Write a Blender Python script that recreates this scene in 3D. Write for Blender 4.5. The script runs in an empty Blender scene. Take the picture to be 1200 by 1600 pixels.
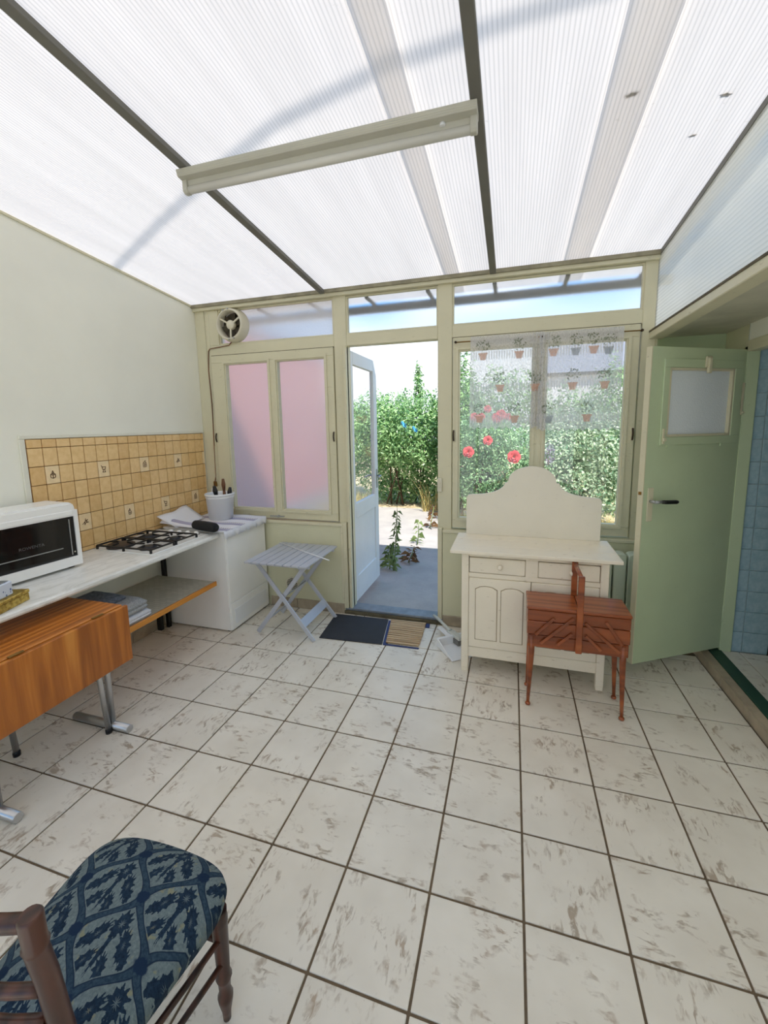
import bpy, bmesh, math, random
from mathutils import Vector, Matrix, Euler

random.seed(7)
PI = math.pi
scene = bpy.context.scene
COL = scene.collection

# ------------------------------------------------------------------ camera
F_PX = 650.45
YAW, PITCH, ROLL = 0.2932, 0.1339, -0.0171
CAM = Vector((-0.0768, -0.9809, 1.7307))
_cy, _sy, _cp, _sp = math.cos(YAW), math.sin(YAW), math.cos(PITCH), math.sin(PITCH)
_f = Vector((-_sy * _cp, _cy * _cp, -_sp))
_r = Vector((_cy, _sy, 0))
_u = _r.cross(_f)
_cr, _sr = math.cos(ROLL), math.sin(ROLL)
_r2 = _cr * _r + _sr * _u
_u2 = -_sr * _r + _cr * _u
cam_data = bpy.data.cameras.new('camera')
cam = bpy.data.objects.new('camera', cam_data)
COL.objects.link(cam)
cam_data.sensor_fit = 'HORIZONTAL'
cam_data.sensor_width = 36.0
cam_data.lens = 36.0 * F_PX / 1200.0
cam_data.shift_x = -4.28 / 1200.0
cam_data.shift_y = -49.0 / 1200.0
cam_data.clip_start = 0.02
cam.matrix_world = Matrix(((_r2.x, _u2.x, -_f.x, CAM.x), (_r2.y, _u2.y, -_f.y, CAM.y),
                           (_r2.z, _u2.z, -_f.z, CAM.z), (0, 0, 0, 1)))
scene.camera = cam

# ------------------------------------------------------------------ world, sun, exposure
SUN_DIR = Vector((-0.30, 0.50, -0.83)).normalized()      # the way the light travels
sun_data = bpy.data.lights.new('sun', 'SUN')
sun_data.energy = 4.8
sun_data.angle = math.radians(0.6)
sun_data.color = (1.0, 0.955, 0.89)
sun = bpy.data.objects.new('sun', sun_data)
COL.objects.link(sun)
sun.location = (3, -5, 12)
sun.rotation_euler = SUN_DIR.to_track_quat('-Z', 'Y').to_euler()

world = bpy.data.worlds.new('sky')
scene.world = world
world.use_nodes = True
_nt = world.node_tree
for n in list(_nt.nodes):
    _nt.nodes.remove(n)
_out = _nt.nodes.new('ShaderNodeOutputWorld')
_bg = _nt.nodes.new('ShaderNodeBackground')
_tc = _nt.nodes.new('ShaderNodeTexCoord')
_sep = _nt.nodes.new('ShaderNodeSeparateXYZ')
_ramp = _nt.nodes.new('ShaderNodeValToRGB')
_ramp.color_ramp.elements[0].position = 0.13
_ramp.color_ramp.elements[0].color = (0.86, 0.92, 0.97, 1)
_ramp.color_ramp.elements[1].position = 0.27
_ramp.color_ramp.elements[1].color = (0.13, 0.40, 0.82, 1)
_map = _nt.nodes.new('ShaderNodeMapping')
_map.inputs['Scale'].default_value = (1.3, 1.3, 3.2)
_noise = _nt.nodes.new('ShaderNodeTexNoise')
_noise.inputs['Scale'].default_value = 1.7
_noise.inputs['Detail'].default_value = 6
_noise.inputs['Roughness'].default_value = 0.55
_cr2 = _nt.nodes.new('ShaderNodeValToRGB')
_cr2.color_ramp.elements[0].position = 0.50
_cr2.color_ramp.elements[1].position = 0.66
_mix = _nt.nodes.new('ShaderNodeMix')
_mix.data_type = 'RGBA'
_mix.inputs[7].default_value = (1.0, 1.0, 1.0, 1)
_bg.inputs['Strength'].default_value = 0.95
L = _nt.links.new
L(_tc.outputs['Generated'], _sep.inputs[0])
L(_sep.outputs['Z'], _ramp.inputs['Fac'])
L(_tc.outputs['Generated'], _map.inputs['Vector'])
L(_map.outputs[0], _noise.inputs['Vector'])
L(_noise.outputs['Fac'], _cr2.inputs['Fac'])
L(_cr2.outputs['Color'], _mix.inputs[0])
L(_ramp.outputs['Color'], _mix.inputs[6])
L(_mix.outputs[2], _bg.inputs['Color'])
L(_bg.outputs[0], _out.inputs[0])

scene.view_settings.view_transform = 'Standard'
scene.view_settings.look = 'None'
scene.view_settings.gamma = 1.0
scene.view_settings.use_curve_mapping = False
scene.view_settings.exposure = 0.82
scene.cycles.diffuse_bounces = 8


# ------------------------------------------------------------------ materials
def lin(c):
    return tuple(((v / 255.0) / 12.92 if v / 255.0 <= 0.04045 else ((v / 255.0 + 0.055) / 1.055) ** 2.4) for v in c) + (1.0,)


class N:
    """small node-graph helper"""
    def __init__(self, name):
        self.m = bpy.data.materials.new(name)
        self.m.use_nodes = True
        self.t = self.m.node_tree
        for n in list(self.t.nodes):
            self.t.nodes.remove(n)
        self.out = self.t.nodes.new('ShaderNodeOutputMaterial')

    def n(self, kind, **kw):
        nd = self.t.nodes.new('ShaderNode' + kind)
        for k, v in kw.items():
            setattr(nd, k, v)
        return nd

    def l(self, a, b):
        self.t.links.new(a, b)

    def coords(self, kind='Object', scale=(1, 1, 1), rot=(0, 0, 0), loc=(0, 0, 0)):
        tc = self.n('TexCoord')
        mp = self.n('Mapping')
        mp.inputs['Scale'].default_value = scale
        mp.inputs['Rotation'].default_value = rot
        mp.inputs['Location'].default_value = loc
        self.l(tc.outputs[kind], mp.inputs['Vector'])
        return mp.outputs[0]

    def noise(self, vec, scale, detail=4, rough=0.55, dist=0.0):
        nd = self.n('TexNoise')
        nd.inputs['Scale'].default_value = scale
        nd.inputs['Detail'].default_value = detail
        nd.inputs['Roughness'].default_value = rough
        nd.inputs['Distortion'].default_value = dist
        if vec is not None:
            self.l(vec, nd.inputs['Vector'])
        return nd.outputs['Fac']

    def ramp(self, fac, stops, interp='LINEAR'):
        nd = self.n('ValToRGB')
        nd.color_ramp.interpolation = interp
        el = nd.color_ramp.elements
        while len(el) < len(stops):
            el.new(0.5)
        for e, (p, c) in zip(el, stops):
            e.position = p
            e.color = c if len(c) == 4 else (c[0], c[1], c[2], 1)
        self.l(fac, nd.inputs['Fac'])
        return nd.outputs['Color']

    def mix(self, fac, a, b, blend='MIX'):
        nd = self.n('Mix')
        nd.data_type = 'RGBA'
        nd.blend_type = blend
        for sock, v in ((nd.inputs[0], fac), (nd.inputs[6], a), (nd.inputs[7], b)):
            if hasattr(v, 'node'):
                self.l(v, sock)
            else:
                sock.default_value = v
        return nd.outputs[2]

    def math(self, op, a, b=None, c=None):
        nd = self.n('Math')
        nd.operation = op
        for i, v in enumerate((a, b, c)):
            if v is None:
                continue
            if hasattr(v, 'node'):
                self.l(v, nd.inputs[i])
            else:
                nd.inputs[i].default_value = v
        return nd.outputs[0]

    def bump(self, h, strength=0.3, dist=0.01):
        nd = self.n('Bump')
        nd.inputs['Strength'].default_value = strength
        nd.inputs['Distance'].default_value = dist
        self.l(h, nd.inputs['Height'])
        return nd.outputs[0]

    def bsdf(self, color, rough=0.5, metal=0.0, spec=0.5, normal=None, **kw):
        p = self.n('BsdfPrincipled')
        for key, v in (('Base Color', color), ('Roughness', rough), ('Metallic', metal), ('Specular IOR Level', spec)):
            if hasattr(v, 'node'):
                self.l(v, p.inputs[key])
            else:
                p.inputs[key].default_value = v
        for k, v in kw.items():
            p.inputs[k].default_value = v
        if normal is not None:
            self.l(normal, p.inputs['Normal'])
        self.l(p.outputs[0], self.out.inputs[0])
        return p


BW0, BW1 = (0, 0, 0, 1), (1, 1, 1, 1)


def plain(name, rgb, rough=0.5, metal=0.0, spec=0.5, var=0.0, vscale=6.0, bump=0.0, bscale=60.0, **kw):
    g = N(name)
    c = lin(rgb)
    col = c
    v = g.coords('Object')
    if var:
        f = g.noise(v, vscale, 5)
        lo = tuple(x * (1 - var) for x in c[:3]) + (1,)
        hi = tuple(min(1, x * (1 + var * 0.6)) for x in c[:3]) + (1,)
        col = g.ramp(f, [(0.3, lo), (0.7, hi)])
    nm = g.bump(g.noise(v, bscale, 3), bump, 0.004) if bump else None
    g.bsdf(col, rough, metal, spec, nm, **kw)
    return g.m


def painted(name, rgb, dirt, rough=0.45, amount=0.5):
    """old brushed paint: soft tone changes, a few grimy scuffs"""
    g = N(name)
    v = g.coords('Object')
    base = lin(rgb)
    a = g.ramp(g.noise(v, 3.0, 4), [(0.3, tuple(x * 0.93 for x in base[:3])), (0.7, base)])
    scuff = g.ramp(g.noise(g.coords('Object', (9, 9, 26)), 2.0, 8, 0.7), [(0.61, BW0), (0.72, BW1)])
    sp = g.math('MULTIPLY', scuff, amount)
    col = g.mix(sp, a, lin(dirt))
    nm = g.bump(g.noise(g.coords('Object', (40, 40, 6)), 3.0, 3), 0.12, 0.003)
    g.bsdf(col, rough, 0, 0.4, nm)
    return g.m


def wood(name, c0, c1, c2, rough=0.4, axis=0, scale=1.0, coat=0.0):
    g = N(name)
    sc = [22.0 * scale] * 3
    sc[axis] = 1.6 * scale
    v = g.coords('Object', tuple(sc))
    n1 = g.noise(v, 1.0, 6, 0.6, 1.2)
    w = g.n('TexWave')
    w.wave_type = 'BANDS'
    w.bands_direction = 'X' if axis != 0 else 'Y'
    w.inputs['Scale'].default_value = 0.35
    w.inputs['Distortion'].default_value = 9.0
    w.inputs['Detail'].default_value = 3.0
    w.inputs['Detail Scale'].default_value = 1.2
    g.l(v, w.inputs['Vector'])
    f = g.math('ADD', g.math('MULTIPLY', n1, 0.65), g.math('MULTIPLY', w.outputs['Fac'], 0.35))
    col = g.ramp(f, [(0.25, lin(c0)), (0.5, lin(c1)), (0.75, lin(c2))])
    p = g.bsdf(col, rough, 0, 0.4, g.bump(n1, 0.08, 0.003))
    p.inputs['Coat Weight'].default_value = coat
    p.inputs['Coat Roughness'].default_value = 0.25
    return g.m


M = {}
M['wall'] = plain('wall_paint', (238, 238, 226), 0.8, var=0.04, vscale=2.0, bump=0.08, bscale=90)
M['frame'] = painted('frame_paint', (214, 209, 180), (120, 105, 70), 0.42, 0.45)
M['frame_white'] = painted('white_paint', (226, 230, 232), (150, 150, 140), 0.4, 0.3)
M['frame_light'] = painted('pale_edge_paint', (230, 229, 214), (170, 160, 130), 0.42, 0.3)
M['lower'] = painted('lower_wall_paint', (212, 210, 178), (150, 138, 100), 0.6, 0.35)
M['door_green'] = painted('green_door_paint', (192, 208, 172), (150, 166, 130), 0.38, 0.3)
M['green_dark'] = painted('dark_green_paint', (40, 74, 58), (24, 40, 34), 0.5, 0.4)
M['soffit'] = plain('soffit_board', (196, 194, 176), 0.7, var=0.2, vscale=4.0)
M['rafter'] = plain('rafter_paint', (112, 110, 102), 0.6, var=0.1)
M['grime'] = plain('grime_strip', (92, 84, 62), 0.8, var=0.4, vscale=14)
M['cream_furn'] = painted('cream_furniture_paint', (242, 233, 213), (150, 128, 88), 0.42, 0.5)
M['cream_board'] = painted('cream_board_paint', (234, 228, 212), (160, 146, 120), 0.5, 0.25)
M['strip'] = plain('dusty_strip', (146, 140, 116), 0.8, var=0.3, vscale=12)  # darker olive tone that paints in the shading under the head rail
M['groove'] = plain('grimy_groove', (150, 134, 104), 0.8)  # panel outlines, a darker cream than the furniture paint
M['white'] = plain('white_enamel', (244, 244, 241), 0.25, var=0.02)
M['white_plastic'] = plain('white_plastic', (232, 234, 236), 0.35)
M['ivory_plastic'] = plain('ivory_plastic', (214, 208, 186), 0.4, var=0.04)
M['batten_grey'] = plain('aged_batten', (186, 184, 170), 0.45, var=0.05)
M['black_plastic'] = plain('black_plastic', (22, 22, 24), 0.45)
M['black_iron'] = plain('cast_iron', (24, 24, 25), 0.5)
M['black_cloth'] = plain('black_quilted_cloth', (26, 26, 28), 0.85, bump=0.5, bscale=180)
M['chrome'] = plain('brushed_chrome', (196, 196, 196), 0.28, metal=0.9, spec=0.5, var=0.1)
M['alu'] = plain('grey_table_paint', (190, 194, 204), 0.4, metal=0.2, var=0.06)
M['brass'] = plain('brass', (150, 116, 60), 0.4, metal=0.7)
M['dark_metal'] = plain('dark_latch_metal', (58, 42, 26), 0.5, metal=0.3)
M['steel'] = plain('grey_steel', (170, 172, 172), 0.35, metal=0.6)
M['teak'] = wood('teak_laminate_leaf', (152, 84, 24), (190, 112, 38), (214, 140, 58), 0.35, axis=2, scale=0.8, coat=0.3)
M['teak_top'] = wood('teak_laminate_top', (150, 84, 26), (190, 112, 40), (212, 138, 60), 0.35, axis=1, scale=0.8, coat=0.3)
M['shelf_edge'] = wood('orange_shelf_edge', (176, 108, 34), (204, 132, 48), (216, 148, 66), 0.4, axis=1)
M['mahogany'] = wood('sewing_box_wood', (112, 52, 20), (148, 74, 32), (166, 90, 44), 0.28, axis=0, scale=0.7, coat=0.5)
M['chair_wood'] = wood('dark_chair_wood', (44, 24, 18), (70, 40, 30), (88, 52, 40), 0.35, axis=2, coat=0.3)
M['pan_inner'] = plain('dustpan_grey', (196, 200, 194), 0.4, var=0.1)
M['bristle'] = plain('grey_bristle', (120, 118, 112), 0.9, bump=0.6, bscale=240)
M['rubber'] = plain('rubber_mat', (44, 46, 52), 0.75, var=0.15, vscale=12, bump=0.4, bscale=220)
M['blue_fabric'] = plain('blue_binding', (48, 62, 108), 0.8, bump=0.3, bscale=300)
M['bamboo'] = wood('slat_wood', (158, 128, 92), (190, 160, 120), (206, 182, 146), 0.5, axis=0)
M['sill_blue'] = plain('sill_paint', (124, 132, 142), 0.4, var=0.25, vscale=14)
M['blackplate'] = plain('cooking_plate', (62, 50, 44), 0.5, var=0.2, vscale=30)
M['burner'] = plain('burner_cap', (52, 52, 54), 0.5, metal=0.3)
M['tube'] = plain('unlit_tube_glass', (206, 204, 194), 0.25)
M['fan_dark'] = plain('fan_interior', (70, 62, 46), 0.6, var=0.2, vscale=20)
M['towel_grey'] = plain('grey_terry', (178, 180, 182), 0.95, var=0.35, vscale=120, bump=0.9, bscale=260)
M['towel_white'] = plain('pale_towel', (222, 224, 230), 0.95, var=0.1, vscale=60, bump=0.8, bscale=260)
M['cloth_white'] = plain('white_cotton', (226, 228, 234), 0.9, var=0.03, bump=0.3, bscale=200)
M['plaster_dark'] = plain('plain_plaster', (190, 186, 168), 0.8, var=0.06)
M['twig'] = plain('grey_twig', (150, 142, 120), 0.7)
M['rose'] = plain('rose_petal', (222, 84, 84), 0.6, var=0.25, vscale=40)
M['blue_scrap'] = plain('blue_plastic_film', (84, 164, 214), 0.4)
M['deadleaf'] = plain('dead_leaf_brown', (70, 54, 36), 0.9)
M['gutter'] = plain('grey_gutter', (128, 126, 124), 0.6, var=0.1)
M['bark'] = plain('bark', (86, 70, 54), 0.9, var=0.3, vscale=20)


def m_floor_tile():
    g = N('floor_tile_glaze')
    oi = g.n('ObjectInfo')
    tc = g.n('TexCoord')
    # every tile shows another piece of the printed pattern, turned its own way
    rnd = g.n('TexWhiteNoise')
    rnd.noise_dimensions = '1D'
    g.l(oi.outputs['Random'], rnd.inputs['W'])
    ang = g.math('MULTIPLY', g.math('FLOOR', g.math('MULTIPLY', oi.outputs['Random'], 3.99)), PI / 2)
    cmb = g.n('CombineXYZ')
    g.l(ang, cmb.inputs['Z'])
    vr = g.n('VectorRotate')
    vr.rotation_type = 'EULER_XYZ'
    g.l(tc.outputs['Object'], vr.inputs['Vector'])
    g.l(cmb.outputs[0], vr.inputs['Rotation'])
    sc = g.n('VectorMath')
    sc.operation = 'SCALE'
    g.l(rnd.outputs['Color'], sc.inputs[0])
    sc.inputs['Scale'].default_value = 40.0
    ad = g.n('VectorMath')
    ad.operation = 'ADD'
    g.l(vr.outputs[0], ad.inputs[0])
    g.l(sc.outputs[0], ad.inputs[1])
    v = ad.outputs[0]
    st = g.n('Mapping')
    st.inputs['Scale'].default_value = (17, 40, 17)
    st.inputs['Rotation'].default_value = (0, 0, 0.6)
    g.l(v, st.inputs['Vector'])
    streak = g.ramp(g.noise(st.outputs[0], 1.0, 4, 0.6, 0.8), [(0.50, BW0), (0.60, BW1)])
    mask = g.ramp(g.noise(v, 8.5, 4, 0.6), [(0.49, BW0), (0.62, BW1)])
    sp = g.math('MULTIPLY', g.math('MULTIPLY', streak, mask), 0.72)
    cloud = g.ramp(g.noise(v, 4.0, 3), [(0.3, lin((222, 215, 201))), (0.7, lin((235, 229, 216)))])
    spot = g.ramp(g.noise(v, 16.0, 3), [(0.35, lin((160, 134, 106))), (0.65, lin((138, 122, 100)))])
    col = g.mix(sp, cloud, spot)
    h = g.math('SUBTRACT', g.noise(st.outputs[0], 0.8, 4), g.math('MULTIPLY', sp, 0.6))
    rough = g.math('ADD', g.math('MULTIPLY', sp, 0.2), 0.34)
    g.bsdf(col, rough, 0, 0.45, g.bump(h, 0.18, 0.004))
    return g.m


M['tile'] = m_floor_tile()
M['grout'] = plain('dark_grout', (112, 96, 76), 0.95, var=0.25, vscale=20)
M['skirting_tile'] = plain('skirting_tile', (170, 156, 134), 0.4, var=0.25, vscale=9)


def m_wall_tile():
    g = N('ochre_wall_tile')
    oi = g.n('ObjectInfo')
    tc = g.n('TexCoord')
    sc = g.n('VectorMath')
    sc.operation = 'ADD'
    cm = g.n('CombineXYZ')
    g.l(g.math('MULTIPLY', oi.outputs['Random'], 91.0), cm.inputs['X'])
    g.l(tc.outputs['Object'], sc.inputs[0])
    g.l(cm.outputs[0], sc.inputs[1])
    f = g.noise(sc.outputs[0], 26.0, 5, 0.6)
    a = g.ramp(f, [(0.35, lin((216, 176, 114))), (0.62, lin((234, 200, 142)))])
    t = g.ramp(oi.outputs['Random'], [(0.0, lin((214, 170, 108))), (0.5, lin((234, 198, 138))), (1.0, lin((240, 206, 152)))])
    col = g.mix(0.45, a, t)
    g.bsdf(col, 0.32, 0, 0.5, g.bump(f, 0.1, 0.003))
    return g.m


M['wtile'] = m_wall_tile()
M['wtile_decor'] = plain('pale_decor_tile', (240, 214, 168), 0.32, var=0.08, vscale=30)
M['wtile_grout'] = plain('brown_tile_grout', (128, 86, 48), 0.9, var=0.2, vscale=20)
M['wtile_print'] = plain('brown_tile_print', (92, 58, 30), 0.6)


def m_blue_tile():
    g = N('blue_bath_tile')
    v = g.coords('Object')
    f = g.noise(v, 18.0, 5, 0.65)
    col = g.ramp(f, [(0.3, lin((140, 176, 190))), (0.55, lin((168, 196, 206))), (0.8, lin((190, 210, 216)))])
    g.bsdf(col, 0.25, 0, 0.5)
    return g.m


M['btile'] = m_blue_tile()
M['btile_grout'] = plain('blue_tile_grout', (176, 190, 190), 0.8)


def m_poly(name, axis, trans, tint, clear=0.0, pitch=0.0165):
    """twin-wall polycarbonate: milky sheet whose inner webs show as fine stripes"""
    g = N(name)
    tc = g.n('TexCoord')
    sep = g.n('SeparateXYZ')
    g.l(tc.outputs['Object'], sep.inputs[0])
    ph = g.math('MULTIPLY', sep.outputs[axis], 2 * PI / pitch)
    wv = g.math('ADD', g.math('MULTIPLY', g.math('SINE', ph), 0.5), 0.5)
    web = g.math('POWER', wv, 3.0)
    big = g.noise(g.coords('Object', (1, 1, 1) if axis == 'Z' else (5.5, 0.5, 1)), 1.2, 4, 0.6)
    spots = g.ramp(g.noise(g.coords('Object'), 26.0, 3, 0.7), [(0.68, BW0), (0.8, BW1)])
    t0 = lin(tint)
    colA = g.ramp(big, [(0.3, tuple(x * 0.88 for x in t0[:3])), (0.7, t0)])
    colB = g.mix(g.math('MULTIPLY', web, 0.30), colA, lin((140, 138, 134)))
    col = g.mix(g.math('MULTIPLY', spots, 0.35), colB, lin((150, 140, 126)))
    nm = g.bump(wv, 0.25, 0.004)
    dif = g.n('BsdfDiffuse')
    tr = g.n('BsdfTranslucent')
    gl = g.n('BsdfGlossy')
    gl.inputs['Roughness'].default_value = 0.25
    g.l(col, dif.inputs['Color'])
    g.l(col, tr.inputs['Color'])
    g.l(nm, dif.inputs['Normal'])
    g.l(nm, gl.inputs['Normal'])
    m1 = g.n('MixShader')
    m1.inputs[0].default_value = trans
    g.l(dif.outputs[0], m1.inputs[1])
    g.l(tr.outputs[0], m1.inputs[2])
    last = m1.outputs[0]
    if clear:
        tp = g.n('BsdfRefraction')
        tp.inputs['Roughness'].default_value = 0.18
        tp.inputs['IOR'].default_value = 1.02
        m3 = g.n('MixShader')
        m3.inputs[0].default_value = clear
        g.l(last, m3.inputs[1])
        g.l(tp.outputs[0], m3.inputs[2])
        last = m3.outputs[0]
    m2 = g.n('MixShader')
    m2.inputs[0].default_value = 0.04
    g.l(last, m2.inputs[1])
    g.l(gl.outputs[0], m2.inputs[2])
    g.l(m2.outputs[0], g.out.inputs[0])
    return g.m


M['poly_roof'] = m_poly('twinwall_roof', 'X', 0.395, (229, 221, 215))
M['poly_overlap'] = m_poly('twinwall_overlap', 'X', 0.90, (244, 240, 236), 0.0, 0.02)
M['poly_side'] = m_poly('twinwall_side', 'Z', 0.66, (222, 220, 212), 0.28, 0.022)


def m_glass_clear(name, tint=(1, 1, 1, 1), gloss=0.07, haze=0.0):
    g = N(name)
    tp = g.n('BsdfTransparent')
    tp.inputs['Color'].default_value = tint
    gl = g.n('BsdfGlossy')
    gl.inputs['Roughness'].default_value = 0.03
    mx = g.n('MixShader')
    mx.inputs[0].default_value = gloss
    g.l(tp.outputs[0], mx.inputs[1])
    g.l(gl.outputs[0], mx.inputs[2])
    last = mx.outputs[0]
    if haze:
        df = g.n('BsdfTranslucent')
        df.inputs['Color'].default_value = (0.9, 0.93, 0.95, 1)
        m2 = g.n('MixShader')
        m2.inputs[0].default_value = haze
        g.l(last, m2.inputs[1])
        g.l(df.outputs[0], m2.inputs[2])
        last = m2.outputs[0]
    g.l(last, g.out.inputs[0])
    return g.m


def m_glass_frost(name, rough, tint, bumpscale=120.0, bump=0.3, milk=0.15):
    g = N(name)
    rf = g.n('BsdfRefraction')
    rf.inputs['Color'].default_value = tint
    rf.inputs['Roughness'].default_value = rough
    rf.inputs['IOR'].default_value = 1.25
    g.l(g.bump(g.noise(g.coords('Object'), bumpscale, 3), bump, 0.004), rf.inputs['Normal'])
    tl = g.n('BsdfTranslucent')
    tl.inputs['Color'].default_value = (0.92, 0.95, 1.0, 1)
    m0 = g.n('MixShader')
    m0.inputs[0].default_value = milk
    g.l(rf.outputs[0], m0.inputs[1])
    g.l(tl.outputs[0], m0.inputs[2])
    gl = g.n('BsdfGlossy')
    gl.inputs['Roughness'].default_value = 0.2
    mx = g.n('MixShader')
    mx.inputs[0].default_value = 0.04
    g.l(m0.outputs[0], mx.inputs[1])
    g.l(gl.outputs[0], mx.inputs[2])
    g.l(mx.outputs[0], g.out.inputs[0])
    return g.m


M['glass'] = m_glass_clear('clear_glass')
M['glass_door'] = m_glass_clear('door_glass', (0.97, 0.99, 1, 1), 0.04, 0.10)
M['frost'] = m_glass_frost('frosted_glass', 0.30, (0.97, 0.97, 0.98, 1), 140, 0.25, 0.30)
M['frost_transom'] = m_glass_frost('ripple_glass', 0.30, (0.96, 0.98, 1.0, 1), 60, 0.15, 0.03)
M['frost_left'] = m_glass_frost('hammered_glass', 0.22, (0.97, 0.97, 0.98, 1), 90, 0.9, 0.45)
M['pebble'] = m_glass_frost('pebbled_glass', 0.2, (0.97, 0.99, 1.0, 1), 130, 0.9, 0.35)
def _pebble_sheen():  # pale blue diffuse stands in for window light in the pane
    t = M['pebble'].node_tree
    out = [n for n in t.nodes if n.type == 'OUTPUT_MATERIAL'][0]
    prev = out.inputs[0].links[0].from_socket
    df = t.nodes.new('ShaderNodeBsdfDiffuse')
    df.inputs['Color'].default_value = (0.90, 0.96, 1.0, 1)
    bp = [n for n in t.nodes if n.type == 'BUMP'][0]
    t.links.new(bp.outputs[0], df.inputs['Normal'])
    mx = t.nodes.new('ShaderNodeMixShader')
    mx.inputs[0].default_value = 0.78
    t.links.new(prev, mx.inputs[1])
    t.links.new(df.outputs[0], mx.inputs[2])
    t.links.new(mx.outputs[0], out.inputs[0])
_pebble_sheen()


def m_laminate():
    g = N('marbled_laminate')
    v = g.coords('Object', (9, 3, 9))
    f = g.noise(v, 1.5, 8, 0.65, 1.5)
    col = g.ramp(f, [(0.35, lin((214, 214, 208))), (0.55, lin((238, 238, 233))), (0.8, lin((243, 243, 239)))])
    g.bsdf(col, 0.35, 0, 0.5)
    return g.m


M['laminate'] = m_laminate()


def m_vinyl():
    g = N('grey_shelf_vinyl')
    v = g.coords('Object', (1, 1, 1), (0, 0, 0.5))
    w = g.n('TexWave')
    w.inputs['Scale'].default_value = 34.0
    w.inputs['Distortion'].default_value = 0.6
    g.l(v, w.inputs['Vector'])
    br = g.n('TexBrick')
    br.inputs['Scale'].default_value = 9.0
    br.inputs['Color1'].default_value = lin((178, 172, 156))
    br.inputs['Color2'].default_value = lin((160, 154, 138))
    br.inputs['Mortar'].default_value = lin((126, 116, 100))
    br.inputs['Mortar Size'].default_value = 0.012
    g.l(g.coords('Object'), br.inputs['Vector'])
    col = g.mix(g.math('MULTIPLY', w.outputs['Fac'], 0.35), br.outputs['Color'], lin((206, 200, 184)))
    g.bsdf(col, 0.45, 0, 0.4)
    return g.m


M['vinyl'] = m_vinyl()


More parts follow.
